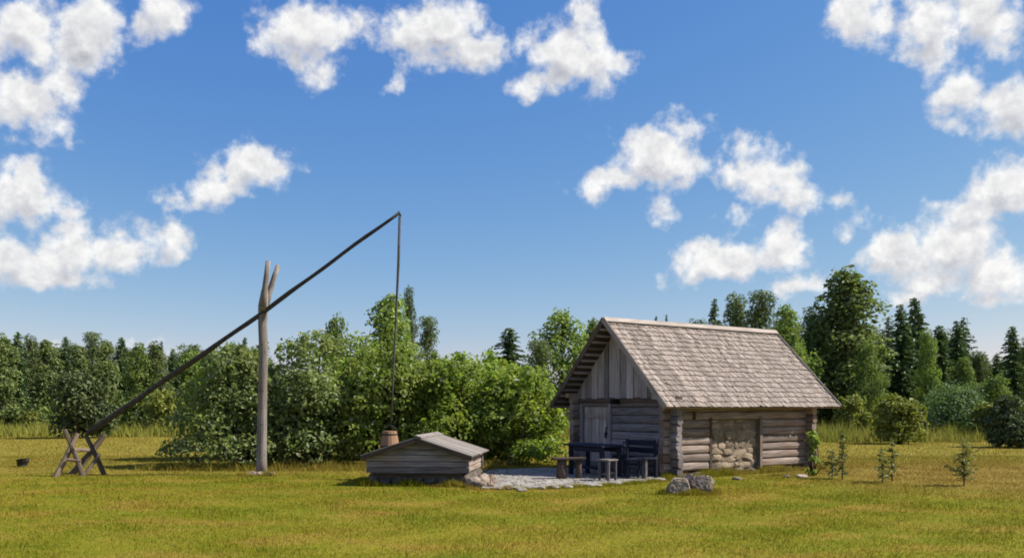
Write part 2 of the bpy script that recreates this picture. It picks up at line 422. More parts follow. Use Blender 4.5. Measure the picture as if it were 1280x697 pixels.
def tube_arrays(pts, radii, n=10, jit=0.0, rng=None, flat=1.0):
    pts = [Vector(p) for p in pts]
    V, Q = [], []
    prev = None
    for i, p in enumerate(pts):
        a = pts[max(i - 1, 0)]; b = pts[min(i + 1, len(pts) - 1)]
        t = (b - a).normalized()
        if prev is None:
            ref = Vector((0, 0, 1)) if abs(t.z) < 0.9 else Vector((1, 0, 0))
            s = t.cross(ref).normalized()
        else:
            s = (prev - t * prev.dot(t)).normalized()
        prev = s
        w = t.cross(s).normalized()
        for k in range(n):
            an = 2 * math.pi * k / n
            r = radii[i] * (1 + (rng.uniform(-jit, jit) if rng else 0))
            V.append(p + s * (math.cos(an) * r) + w * (math.sin(an) * r * flat))
    m_ = len(pts)
    for i in range(m_ - 1):
        for k in range(n):
            Q.append((i * n + k, i * n + (k + 1) % n, (i + 1) * n + (k + 1) % n, (i + 1) * n + k))
    V.append(pts[0]); V.append(pts[-1])
    T = [(m_ * n, (k + 1) % n, k) for k in range(n)] + [(m_ * n + 1, (m_ - 1) * n + k, (m_ - 1) * n + (k + 1) % n) for k in range(n)]
    return np.array([tuple(v_) for v_ in V]), np.array(Q), np.array(T)

def merge(parts):
    """[(V, Q, T)] -> one"""
    Vs, Qs, Ts, o = [], [], [], 0
    for V, Q, T in parts:
        Vs.append(V)
        if len(Q): Qs.append(np.asarray(Q) + o)
        if len(T): Ts.append(np.asarray(T) + o)
        o += len(V)
    return np.concatenate(Vs), (np.concatenate(Qs) if Qs else np.zeros((0, 4), int)), (np.concatenate(Ts) if Ts else np.zeros((0, 3), int))

def tube(name, parent, mat, pts, radii, n=10, jit=0.04, seed=0, loc=(0, 0, 0), rot=(0, 0, 0), smooth=True):
    V, Q, T = tube_arrays(pts, radii, n, jit, random.Random(seed))
    return obj(name, mesh(name, V, [Q, T], mat, smooth), parent, loc, rot)

# icosphere for rocks
def ico(sub):
    t = (1 + 5 ** 0.5) / 2
    V = [(-1, t, 0), (1, t, 0), (-1, -t, 0), (1, -t, 0), (0, -1, t), (0, 1, t), (0, -1, -t), (0, 1, -t), (t, 0, -1), (t, 0, 1), (-t, 0, -1), (-t, 0, 1)]
    V = [Vector(v_).normalized() for v_ in V]
    F = [(0, 11, 5), (0, 5, 1), (0, 1, 7), (0, 7, 10), (0, 10, 11), (1, 5, 9), (5, 11, 4), (11, 10, 2), (10, 7, 6), (7, 1, 8), (3, 9, 4), (3, 4, 2), (3, 2, 6), (3, 6, 8), (3, 8, 9), (4, 9, 5), (2, 4, 11), (6, 2, 10), (8, 6, 7), (9, 8, 1)]
    for _ in range(sub):
        mid = {}; F2 = []
        def mp(a, b):
            k = (min(a, b), max(a, b))
            if k not in mid:
                V.append(((V[a] + V[b]) / 2).normalized()); mid[k] = len(V) - 1
            return mid[k]
        for a, b, c_ in F:
            ab, bc, ca = mp(a, b), mp(b, c_), mp(c_, a)
            F2 += [(a, ab, ca), (b, bc, ab), (c_, ca, bc), (ab, bc, ca)]
        F = F2
    return np.array([tuple(v_) for v_ in V]), np.array(F)
ICO = {0: ico(0), 1: ico(1), 2: ico(2), 3: ico(3)}

def rock_mesh(name, mat, size, seed, sub=2, cuts=7, smooth=False, box=1.0):
    rs = np.random.RandomState(seed)
    V, F = ICO[sub]; V = np.sign(V) * np.abs(V) ** box; V = V / np.abs(V).max()
    for _ in range(cuts):                       # planar facets
        nrm = rs.normal(size=3); nrm /= np.linalg.norm(nrm)
        h = rs.uniform(0.62, 0.9)
        dd = V @ nrm
        V -= np.outer(np.maximum(dd - h, 0) * 0.9, nrm)
    V += rs.normal(scale=0.025, size=V.shape)
    V *= np.array(size) / 2
    return mesh(name, V, F, mat, smooth)

# ------------------------------------------------------------------ foliage helpers
def leaf_quads(C, Nrm, L, Wd, rs, axis=None):
    """rhombic leaves at C facing Nrm (slightly folded)"""
    n = len(C)
    Nrm = Nrm / (np.linalg.norm(Nrm, axis=1, keepdims=True) + 1e-9)
    rnd = rs.normal(size=(n, 3)) if axis is None else axis
    A = rnd - Nrm * np.sum(rnd * Nrm, axis=1, keepdims=True)
    A /= (np.linalg.norm(A, axis=1, keepdims=True) + 1e-9)
    B = np.cross(Nrm, A)
    L = np.asarray(L).reshape(-1, 1) * np.ones((n, 1)); Wd = np.asarray(Wd).reshape(-1, 1) * np.ones((n, 1))
    V = np.empty((n, 4, 3))
    V[:, 0] = C - A * L * 0.5
    V[:, 1] = C + B * Wd * 0.5 + Nrm * Wd * 0.18
    V[:, 2] = C + A * L * 0.5 - Nrm * L * 0.12
    V[:, 3] = C - B * Wd * 0.5 + Nrm * Wd * 0.18
    Q = np.arange(n * 4).reshape(n, 4)
    return V.reshape(-1, 3), Q

def unit(rs, n):
    d = rs.normal(size=(n, 3)); return d / np.linalg.norm(d, axis=1, keepdims=True)

def clumps(blobs, n, leaf, rs, up=0.35, outw=0.8, inner=0.18, lw=0.6):
    """leaves over a set of ellipsoidal clumps: blobs = array (k, 6) centre + radii"""
    blobs = np.asarray(blobs, float)
    area = (blobs[:, 3] * blobs[:, 4] + blobs[:, 4] * blobs[:, 5] + blobs[:, 3] * blobs[:, 5])
    pick = rs.choice(len(blobs), n, p=area / area.sum())
    d = unit(rs, n)
    low = (d[:, 2] < -0.2) & (rs.rand(n) < 0.6); d[low, 2] *= -1
    r = 0.72 + 0.36 * rs.rand(n) ** 0.8
    inn = rs.rand(n) < inner; r[inn] = rs.rand(inn.sum()) ** 0.5 * 0.8
    lump = 1 + 0.16 * np.sin(d[:, 0] * 5 + pick) * np.sin(d[:, 1] * 5 + pick * 2.1) + 0.1 * np.sin(d[:, 2] * 9 + pick * 1.7)
    C = blobs[pick, :3] + d * blobs[pick, 3:] * (r * lump)[:, None]
    N_ = d * outw + rs.normal(size=(n, 3)) * 0.55 + np.array([0, 0, up])
    L = leaf * np.exp(rs.normal(0, 0.34, n))
    V, Q = leaf_quads(C, N_, L, L * lw, rs)
    keep = np.repeat(V.reshape(-1, 4, 3)[:, :, 2].min(axis=1) > 0.01, 4)
    V = V[keep]
    return V, np.arange(len(V)).reshape(-1, 4)

def shrub_blobs(w, dpt, h, k, rs, rmin=0.16, rmax=0.30, squash=0.85):
    h = h * 1.06
    out_ = []
    for i in range(k):
        a = rs.uniform(0, 2 * math.pi); zz = rs.uniform(0.05, 1.0)
        rr = math.sqrt(max(0, 1 - (zz * 0.93) ** 2)) * rs.uniform(0.55, 0.9)
        s = rs.uniform(rmin, rmax) * min(w, h * 1.6)
        out_.append((math.cos(a) * rr * (w / 2 - s * 0.6), math.sin(a) * rr * (dpt / 2 - s * 0.6), max(s * 0.7, zz * (h - s * squash * 0.9)), s, s, s * squash))
    return np.array(out_)

def stems_arrays(blobs, rs, k, r0, spread=0.3, n=5):
    parts = []
    for i in rs.choice(len(blobs), min(k, len(blobs)), replace=False):
        b = blobs[i]
        base = Vector((b[0] * spread * rs.uniform(0.5, 1), b[1] * spread, -0.03))
        tip = Vector(b[:3]); mid = base.lerp(tip, 0.5) + Vector((rs.normal() * 0.08, rs.normal() * 0.08, 0.12 * tip.z))
        parts.append(tube_arrays([base, mid, tip], [r0, r0 * 0.7, r0 * 0.25], n))
    return merge(parts)

def deciduous(H, Wd, seed, leaf=0.22, n=4500, base=0.16, cone=False, k=26):
    rs = np.random.RandomState(seed)
    blobs = []
    for i in range(k):
        t = (i + rs.uniform(0, 1)) / k
        z = H * (base + (1 - base) * (0.06 + 0.88 * t))
        env = max(0.12, math.sin(math.pi * (0.20 + 0.78 * t))) ** 0.7
        if cone: env = max(0.10, (1.02 - t) ** 0.55 * min(1, 0.6 + t * 2))
        a = rs.uniform(0, 6.283); rr = env * Wd / 2 * rs.uniform(0.25, 0.92)
        s = Wd * rs.uniform(0.15, 0.27) * (0.55 + 0.45 * env)
        blobs.append((math.cos(a) * rr, math.sin(a) * rr, z, s, s, s * rs.uniform(0.8, 1.25)))
    blobs = np.array(blobs)
    V, Q = clumps(blobs, n, leaf, rs, inner=0.2)
    parts = [tube_arrays([(0, 0, -0.05), (rs.normal() * .06, rs.normal() * .06, H * 0.3), (rs.normal() * .12, rs.normal() * .12, H * 0.6), (0, 0, H * 0.93)], [H * 0.017, H * 0.013, H * 0.009, H * 0.002], 7)]
    for b in blobs[:: 2]:
        z0 = max(H * 0.12, b[2] - H * 0.16)
        parts.append(tube_arrays([(0, 0, z0), (b[0] * .55, b[1] * .55, (z0 + b[2]) / 2 + 0.02 * H), tuple(b[:3])], [H * 0.007, H * 0.005, H * 0.002], 4))
    return (V, Q), merge(parts)

def conifer(H, Wd, seed, spray=0.34, whorl=0.26, nb=8, base=0.06, droop=0.28, power=0.85, ragged=0.25, dens=4.5):
    rs = np.random.RandomState(seed)
    C, N_, A, L = [], [], [], []
    z = H * base
    tr = [tube_arrays([(0, 0, -0.05), (0, 0, H * 0.5), (0, 0, H * 0.99)], [H * 0.016, H * 0.010, H * 0.0015], 7)]
    while z < H * 0.985:
        t = (z / H - base) / (1 - base)
        Rr = Wd / 2 * ((1 - t) ** power) * (0.72 + 0.28 * min(1, t * 6)) + 0.02 * Wd
        for b in range(nb):
            a = rs.uniform(0, 6.283)
            ln = Rr * rs.uniform(1 - ragged * 1.6, 1 + ragged * 0.5)
            m_ = max(2, int(ln / spray * dens))
            s = np.linspace(0.12, 1.0, m_)
            sag = -droop * ln * s ** 1.4 + 0.10 * ln * s ** 3
            zz = z + rs.uniform(-whorl, whorl) * 0.5
            ca, sa = math.cos(a), math.sin(a)
            side = rs.uniform(-1, 1, m_) * spray * 0.55 * (1.15 - s * 0.7)
            pts = np.stack([ca * ln * s - sa * side, sa * ln * s + ca * side, zz + sag + rs.normal(size=m_) * 0.03], 1)
            C.append(pts)
            ax = np.stack([ca - sa * side / spray * 1.3, sa + ca * side / spray * 1.3, np.full(m_, -0.35 - droop) + rs.normal(size=m_) * 0.25], 1); A.append(ax)
            N_.append(np.stack([rs.normal(size=m_) * .45, rs.normal(size=m_) * .45, np.full(m_, 0.75)], 1))
            L.append(spray * rs.uniform(0.7, 1.3, m_) * (0.65 + 0.35 * min(1.0, Rr / (Wd * .25))))
            if b % 3 == 0 and ln > 0.15:
                tr.append(tube_arrays([(0, 0, zz), (ca * ln * .9, sa * ln * .9, zz - droop * ln * .8)], [H * 0.003, H * 0.001], 3))
        z += whorl * (0.8 + 0.2 * (1 - t))
    C = np.concatenate(C); A = np.concatenate(A); N_ = np.concatenate(N_); L = np.concatenate(L)
    V, Q = leaf_quads(C, N_, L, L * 0.5, rs, A)
    return (V, Q), merge(tr)

def pine(H, Wd, seed, n=3600, leaf=0.2):
    rs = np.random.RandomState(seed)
    blobs = []; 
    for i in range(40):
        t = (i + rs.rand()) / 40; z = H * (0.10 + 0.86 * t)
        rr = Wd / 2 * (1.05 - t) ** 0.6 * rs.uniform(0.3, 0.95); a = rs.uniform(0, 6.283)
        s = Wd * rs.uniform(0.13, 0.22)
        blobs.append((math.cos(a) * rr * (1 - .3 * t), math.sin(a) * rr * (1 - .3 * t), z, s * 1.15, s * 1.15, s * 0.62))
    blobs = np.array(blobs)
    V, Q = clumps(blobs, n, leaf, rs, up=0.6, outw=0.4, inner=0.25, lw=0.35)
    parts = [tube_arrays([(0, 0, -0.05), (rs.normal() * .1, rs.normal() * .1, H * 0.5), (0, 0, H * 0.95)], [H * 0.017, H * 0.012, H * 0.002], 7)]
    for b in blobs:
        parts.append(tube_arrays([(0, 0, b[2] - 0.06 * H), tuple(b[:3])], [H * 0.006, H * 0.002], 4))
    return (V, Q), merge(parts)

def cols(ex, ey):
    ex = Vector(ex).normalized(); ey = Vector(ey).normalized(); ez = ex.cross(ey)
    return Matrix((ex, ey, ez)).transposed().to_euler()

def prism(name, parent, mat, poly, th, loc=(0, 0, 0), rot=(0, 0, 0)):
    """polygon in the piece's XY plane (counter-clockwise), thickness th along Z, centred"""
    n = len(poly)
    cx = sum(p[0] for p in poly) / n; cyy = sum(p[1] for p in poly) / n
    V = [(x, y, -th / 2) for x, y in poly] + [(x, y, th / 2) for x, y in poly] + [(cx, cyy, -th / 2), (cx, cyy, th / 2)]
    Q = [(i, (i + 1) % n, n + (i + 1) % n, n + i) for i in range(n)]
    T = [(2 * n, (i + 1) % n, i) for i in range(n)] + [(2 * n + 1, n + i, n + (i + 1) % n) for i in range(n)]
    return obj(name, mesh(name, V, [np.array(Q), np.array(T)], mat), parent, loc, rot)

def log_piece(name, parent, mat, length, h, th, loc, rz=0.0, seed=0):
    """hewn log along X with an uneven rounded section"""
    rng = random.Random(seed)
    ns = max(4, int(length / 0.45)); npf = 12
    V, Q = [], []
    ph = rng.uniform(0, 6)
    for i in range(ns + 1):
        t = i / ns; x = (t - 0.5) * length
        wob = 0.010 * math.sin(t * 5 + ph); sc = 1 + rng.uniform(-0.035, 0.035)
        for k in range(npf):
            a = 2 * math.pi * k / npf
            ca, sa = math.cos(a), math.sin(a)
            y = math.copysign(abs(ca) ** 0.62, ca) * th / 2 * sc
            z = math.copysign(abs(sa) ** 0.78, sa) * h / 2 * sc
            V.append((x + (rng.uniform(-.02, .02) if i in (0, ns) and k == 0 else 0), y + wob, z + wob * 0.5))
    for i in range(ns):
        for k in range(npf):
            Q.append((i * npf + k, (i + 1) * npf + k, (i + 1) * npf + (k + 1) % npf, i * npf + (k + 1) % npf))
    V.append((-length / 2, 0, 0)); V.append((length / 2, 0, 0))
    c0 = (ns + 1) * npf
    T = [(c0, k, (k + 1) % npf) for k in range(npf)] + [(c0 + 1, ns * npf + (k + 1) % npf, ns * npf + k) for k in range(npf)]
    return obj(name, mesh(name, V, [np.array(Q), np.array(T)], mat, False), parent, loc, (0, 0, rz))

# ================================================================== SETTING
ground = obj('ground', mesh('ground', [(-1800, -150, 0), (1800, -150, 0), (1800, 3500, 0), (-1800, 3500, 0)], np.array([(0, 1, 2, 3)]), 'lawn_soil'))
tag(ground, kind='structure')

# cabin frame of reference
CX, CY = 3.85, 20.77
UX, UY = 0.825, 0.565
nrm_ = math.hypot(UX, UY); UX /= nrm_; UY /= nrm_
ANG = math.atan2(UY, UX)
CL, CW = 5.39, 3.69
def cabin_pt(lx, ly, z=0.0):
    return Vector((CX + lx * UX - ly * UY, CY + lx * UY + ly * UX, z))

# paved yard in front of the gable
rng = random.Random(5)
outline = [(-0.55, 18.05), (0.5, 18.15), (1.7, 18.65), (2.7, 19.35), (3.55, 20.0), (3.75, 20.6), (1.9, 23.5), (0.9, 23.8), (-0.4, 23.2), (-0.95, 21.0), (-0.9, 19.0)]
pts = []
for i in range(len(outline)):
    a, b = outline[i], outline[(i + 1) % len(outline)]
    for k in range(5):
        t = k / 5
        pts.append((a[0] + (b[0] - a[0]) * t + rng.uniform(-.07, .07), a[1] + (b[1] - a[1]) * t + rng.uniform(-.09, .09)))
PATIO = np.array(pts)
n = len(pts)
V = [(x, y, 0.035) for x, y in pts] + [(x + (x - 1.2) * .02, y + (y - 21) * .02, -0.02) for x, y in pts] + [(1.2, 20.8, 0.045)]
T = [(2 * n, i, (i + 1) % n) for i in range(n)]
Q = [(i, n + i, n + (i + 1) % n, (i + 1) % n) for i in range(n)]
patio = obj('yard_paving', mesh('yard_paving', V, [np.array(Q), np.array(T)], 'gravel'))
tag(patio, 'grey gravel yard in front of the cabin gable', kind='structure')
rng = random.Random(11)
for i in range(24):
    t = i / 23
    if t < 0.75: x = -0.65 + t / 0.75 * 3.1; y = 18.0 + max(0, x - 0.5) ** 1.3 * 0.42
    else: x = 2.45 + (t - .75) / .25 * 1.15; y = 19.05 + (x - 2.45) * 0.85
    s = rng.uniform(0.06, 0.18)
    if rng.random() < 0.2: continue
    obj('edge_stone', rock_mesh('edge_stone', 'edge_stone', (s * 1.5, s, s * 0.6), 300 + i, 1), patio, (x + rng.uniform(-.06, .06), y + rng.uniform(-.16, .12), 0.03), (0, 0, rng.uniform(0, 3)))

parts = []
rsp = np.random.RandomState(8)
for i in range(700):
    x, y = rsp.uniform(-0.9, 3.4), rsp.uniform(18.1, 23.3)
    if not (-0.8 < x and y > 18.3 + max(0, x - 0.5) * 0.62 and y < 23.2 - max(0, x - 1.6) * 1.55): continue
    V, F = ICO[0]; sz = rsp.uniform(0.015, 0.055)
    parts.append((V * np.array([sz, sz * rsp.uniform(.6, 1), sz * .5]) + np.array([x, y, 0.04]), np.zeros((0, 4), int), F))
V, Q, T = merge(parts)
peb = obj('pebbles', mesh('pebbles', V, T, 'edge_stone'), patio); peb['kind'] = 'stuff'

# ---- lawn blades (uncountable: one object)
def in_poly(x, y, poly):
    inside = np.zeros(len(x), bool); j = len(poly) - 1
    for i in range(len(poly)):
        xi, yi = poly[i]; xj, yj = poly[j]
        cond = ((yi > y) != (yj > y)) & (x < (xj - xi) * (y - yi) / (yj - yi + 1e-12) + xi)
        inside ^= cond; j = i
    return inside
CAB_POLY = [tuple(cabin_pt(a, b)[:2]) for a, b in ((-.1, -.1), (CL + .1, -.1), (CL + .1, CW + .1), (-.1, CW + .1))]
WELL_POLY = [(-3.2, 18.9), (-0.95, 18.65), (-0.7, 20.9), (-2.95, 21.1)]

def blades(n, dmin, dmax, xmin, xmax, hmin, hmax, wid, rs, pw=1.0, lean=0.35, patch=0.5):
    d = dmin + (dmax - dmin) * rs.rand(n) ** pw
    x = (xmin + (xmax - xmin) * rs.rand(n)) * d + rs.uniform(-1.2, 1.2, n)
    keep = ~(in_poly(x, d, PATIO * 0.985 + np.array([1.2, 20.8]) * 0.015) | in_poly(x, d, CAB_POLY) | in_poly(x, d, WELL_POLY))
    x, d = x[keep], d[keep]; n = len(x)
    m = 0.5 + 0.25 * np.sin(x * 1.9 + np.sin(d * 1.3) * 2) + 0.25 * np.sin(d * 2.7 + np.sin(x * 2.3) * 2)
    h = (hmin + (hmax - hmin) * rs.rand(n) ** 1.5) * (1 - patch + patch * m)
    a = rs.uniform(0, 6.283, n); la = rs.uniform(0, 6.283, n); ll = h * rs.uniform(0, lean, n) * 2
    w = wid * (d / 10) ** 0.8 * rs.uniform(0.6, 1.4, n) * 0.5
    V = np.zeros((n, 3, 3))
    V[:, 0] = np.stack([x - np.cos(a) * w, d - np.sin(a) * w, np.full(n, -0.004)], 1)
    V[:, 1] = np.stack([x + np.cos(a) * w, d + np.sin(a) * w, np.full(n, -0.004)], 1)
    V[:, 2] = np.stack([x + np.cos(la) * ll, d + np.sin(la) * ll, h], 1)
    return V.reshape(-1, 3)
rs = np.random.RandomState(3)
V1 = blades(460000, 7.5, 30, -0.66, 0.66, 0.02, 0.062, 0.0085, rs, 1.0, 0.5, 0.65)
V2 = blades(130000, 24, 52, -0.66, 0.66, 0.03, 0.09, 0.011, rs, 1.0)
V3 = blades(9000, 8, 30, -0.66, 0.66, 0.06, 0.15, 0.010, rs, 0.9)
def fringe(path, n, spread, hmin, hmax, rs):
    path = np.array(path); k = rs.randint(0, len(path) - 1, n); t = rs.rand(n)[:, None]
    c = path[k] * (1 - t) + path[k + 1] * t + rs.normal(scale=spread, size=(n, 2))
    m = 0.5 + 0.5 * np.sin(c[:, 0] * 7 + np.sin(c[:, 1] * 5) * 2)
    h = (hmin + (hmax - hmin) * rs.rand(n)) * (0.35 + 0.65 * m)
    a = rs.uniform(0, 6.283, n); la = rs.uniform(0, 6.283, n); ll = h * rs.uniform(0, .8, n); w = rs.uniform(.004, .011, n)
    V = np.zeros((n, 3, 3))
    V[:, 0] = np.stack([c[:, 0] - np.cos(a) * w, c[:, 1] - np.sin(a) * w, np.full(n, -.004)], 1)
    V[:, 1] = np.stack([c[:, 0] + np.cos(a) * w, c[:, 1] + np.sin(a) * w, np.full(n, -.004)], 1)
    V[:, 2] = np.stack([c[:, 0] + np.cos(la) * ll, c[:, 1] + np.sin(la) * ll, h], 1)
    return V.reshape(-1, 3)
F1 = fringe([tuple(cabin_pt(-.3, -.25)[:2]), tuple(cabin_pt(2, -.18)[:2]), tuple(cabin_pt(CL + .3, -.2)[:2])], 9000, 0.10, 0.06, 0.26, rs)
F2 = fringe([(-3.35, 19.0), (-3.25, 18.72), (-2.2, 18.62), (-0.95, 18.45)], 5000, 0.06, 0.05, 0.20, rs)
F3 = fringe([(2.9, 16.95), (3.4, 16.72), (3.9, 16.8), (4.1, 17.1)], 2500, 0.06, 0.05, 0.17, rs)
F4 = fringe([(-6.75, 21.4), (-6.4, 21.25), (-6.0, 21.4)], 1500, 0.08, 0.05, 0.2, rs)
F5 = fringe([(-0.9, 17.9), (0.5, 18.0), (1.7, 18.5), (2.8, 19.25), (3.7, 20.0)], 5000, 0.09, 0.04, 0.12, rs)
F6 = fringe([(-10, 23.4), (-7, 23.2), (-3.5, 23.4), (0, 23.8)], 9000, 0.22, 0.08, 0.35, rs)
V = np.concatenate([V1, V2, V3, F1, F2, F3, F4, F5, F6])
grass = obj('lawn_grass', mesh('lawn_grass', V, np.arange(len(V)).reshape(-1, 3), 'lawn_blade'))
tag(grass, 'short yellow-green mown grass covering the lawn', 'grass', kind='stuff')

rs = np.random.RandomState(4)
T1 = blades(26000, 48, 64, -0.72, -0.10, 0.35, 1.15, 0.020, rs, 1.0, 0.3, 0.75)
T2 = blades(34000, 41, 62, 0.22, 0.78, 0.35, 1.2, 0.020, rs, 1.0, 0.3, 0.75)
T3 = blades(8000, 44, 60, -0.10, 0.22, 0.3, 0.9, 0.020, rs, 1.0, 0.3, 0.6)
V = np.concatenate([T1, T2, T3])
tg = obj('tall_grass', mesh('tall_grass', V, np.arange(len(V)).reshape(-1, 3), 'tall_blade'))
tag(tg, 'tall uncut yellowish meadow grass along the foot of the woods', 'grass', kind='stuff')

# ================================================================== LOG CABIN
cabin = thing('log_cabin', 'weathered log cabin with steep shingle roof and boarded gable', 'cabin', (CX, CY, 0), ANG)
LH = 0.21; Z0 = 0.14
sd = [100]
def wl(mat, x0, x1, z, yc):       # log of a long wall
    sd[0] += 1
    return log_piece('log', cabin, mat, x1 - x0, LH * 1.03, 0.19, ((x0 + x1) / 2, yc, z), 0, sd[0])
def gl(mat, y0, y1, z, xc):       # log of a gable wall
    sd[0] += 1
    return log_piece('log', cabin, mat, y1 - y0, LH * 1.03, 0.19, (xc, (y0 + y1) / 2, z), R(90), sd[0])
rng = random.Random(7)
for i in range(9):
    z = Z0 + (i + 0.5) * LH
    e0, e1 = -0.20 - rng.uniform(0, .06), CL + 0.20 + rng.uniform(0, .06)
    if i < 6:
        wl('log_wood', e0, 1.36, z, 0.09); wl('log_wood', 3.38, e1, z, 0.09)
    elif i == 6:
        wl('log_wood', e0, 0.76, z, 0.09); wl('log_wood', 0.90, e1, z, 0.09)
    else:
        wl('log_wood', e0, e1, z, 0.09)
    wl('log_wood', e0, e1, z, CW - 0.09)
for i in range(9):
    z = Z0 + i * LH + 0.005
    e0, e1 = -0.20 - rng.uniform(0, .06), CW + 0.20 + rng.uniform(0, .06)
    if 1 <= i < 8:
        gl('gable_shade_wood', e0, 2.16, z, 0.09); gl('gable_shade_wood', 3.44, e1, z, 0.09)
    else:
        gl('gable_shade_wood', e0, e1, z, 0.09)
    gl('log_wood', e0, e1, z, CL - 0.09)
# vent in the long wall: frame round a dark opening
vent = piece('vent', cabin, 'dark_gap', (0.16, 0.02, 0.20), (0.83, 0.12, Z0 + 6.5 * LH), bev=0)
# wall plates under the eaves
piece('wall_plate', cabin, 'log_wood', (CL + 1.0, 0.14, 0.12), (CL / 2 + 0.1, 0.13, 2.04), bev=0.02)
piece('wall_plate', cabin, 'log_wood', (CL + 1.0, 0.14, 0.12), (CL / 2 + 0.1, CW - 0.13, 2.04), bev=0.02)
# stone-filled opening
panel = piece('stone_panel', cabin, 'mortar', (1.80, 0.10, 1.30), (2.37, 0.14, 0.77), bev=0)
rng = random.Random(21)
zrow = -0.62
row = 0
while zrow < 0.55:
    hh = rng.uniform(0.15, 0.30); x = -0.88 + rng.uniform(0, .05)
    while x < 0.80:
        ww = rng.uniform(0.18, 0.52)
        ww = min(ww, 0.92 - x)
        if not (x + ww / 2 > 0.62 and zrow > 0.30):
            obj('stone', rock_mesh('stone', 'infill_stone', (ww * 1.12, 0.13, hh * 1.15), 500 + row, 2, 6, False, 0.55), panel, (x + ww / 2, -0.025 + rng.uniform(-.015, .02), zrow + hh / 2 + rng.uniform(-.03, .03)), (0, rng.uniform(-.25, .25), 0))
        row += 1; x += ww
    zrow += hh * 0.97
piece('jamb', cabin, 'dark_wood', (1.34, 0.15, 0.11), (1.42, 0.07, 0.79), (0, R(-90), 0))
piece('jamb', cabin, 'log_wood', (1.34, 0.15, 0.12), (3.32, 0.045, 0.79), (0, R(-90), 0))
piece('lintel', cabin, 'dark_wood', (2.0, 0.12, 0.07), (2.37, 0.075, 1.425))
# plank door in the gable
D0, D1 = 2.26, 3.36
door = piece('door', cabin, 'dark_wood', (1.56, D1 - D0, 0.03), (0.10, (D0 + D1) / 2, 0.98), cols((0, 0, 1), (0, 1, 0)), bev=0)
nb = 7; bw = (D1 - D0) / nb
for k in range(nb):
    piece('door_board', door, 'door_wood', (1.54, bw - 0.012, 0.035), (0.0, -(D1 - D0) / 2 + (k + .5) * bw, 0.033 + 0.004 * (k % 2)))
piece('ledge', door, 'door_wood', (0.10, D1 - D0 - .1, 0.03), (0.50, 0, 0.068))
tube('handle', door, 'iron', [(0.02, -0.43, 0.05), (0.05, -0.43, 0.11), (0.19, -0.43, 0.11), (0.22, -0.43, 0.05)], [.014] * 4, 6, 0)
obj('lock_plate', rock_mesh('lock_plate', 'iron', (0.2, 0.11, 0.03), 3, 1, 0), door, (0.0, -0.36, 0.06))
for y in (D0 - 0.045, D1 + 0.045):
    piece('door_jamb', cabin, 'gable_shade_wood', (1.66, 0.10, 0.2), (0.06, y, 0.98), cols((0, 0, 1), (0, 1, 0)))
piece('tie_beam', cabin, 'dark_wood', (CW + 0.50, 0.20, 0.15), (0.06, CW / 2, 1.90), (0, 0, R(90)), 0.03)
obj('beam_end', mesh('beam_end', *[(lambda a: (a[0], [a[1], a[2]]))(box_arrays(0.30, 0.11, 0.13, 0.01))][0], 'dark_gap'), cabin, (-0.12, 1.86, 1.86))
# gable boards
def boards(xc, rotm, seed, mat):
    rng = random.Random(seed)
    y = -0.06; k = 0
    while y < CW + 0.03:
        w = rng.choice((0.15, 0.19, 0.22, 0.25, 0.27)); y2 = min(y + w, CW + 0.06)
        g_ = 0.006
        def top(yy_): return 1.75 + (CW / 2 + 0.4) - abs(yy_ - CW / 2) - 0.14
        ya, yb = y + g_, y2 - g_
        zb = 1.93 + rng.uniform(-.02, .02)
        poly = [(zb, ya), (zb, yb), (max(top(yb), zb + .03), yb)]
        if ya < CW / 2 < yb: poly.append((top(CW / 2), CW / 2))
        poly.append((max(top(ya), zb + .03), ya))
        poly = poly[::-1]
        prism('gable_board', cabin, mat, poly, 0.028, (xc - 0.022 * (k % 2) - rng.uniform(0, .008), 0, 0), cols((0, 0, 1), (0, 1, 0)))
        y = y2; k += 1
boards(0.0, None, 31, 'board_wood')
boards(CL + 0.02, None, 32, 'board_wood')
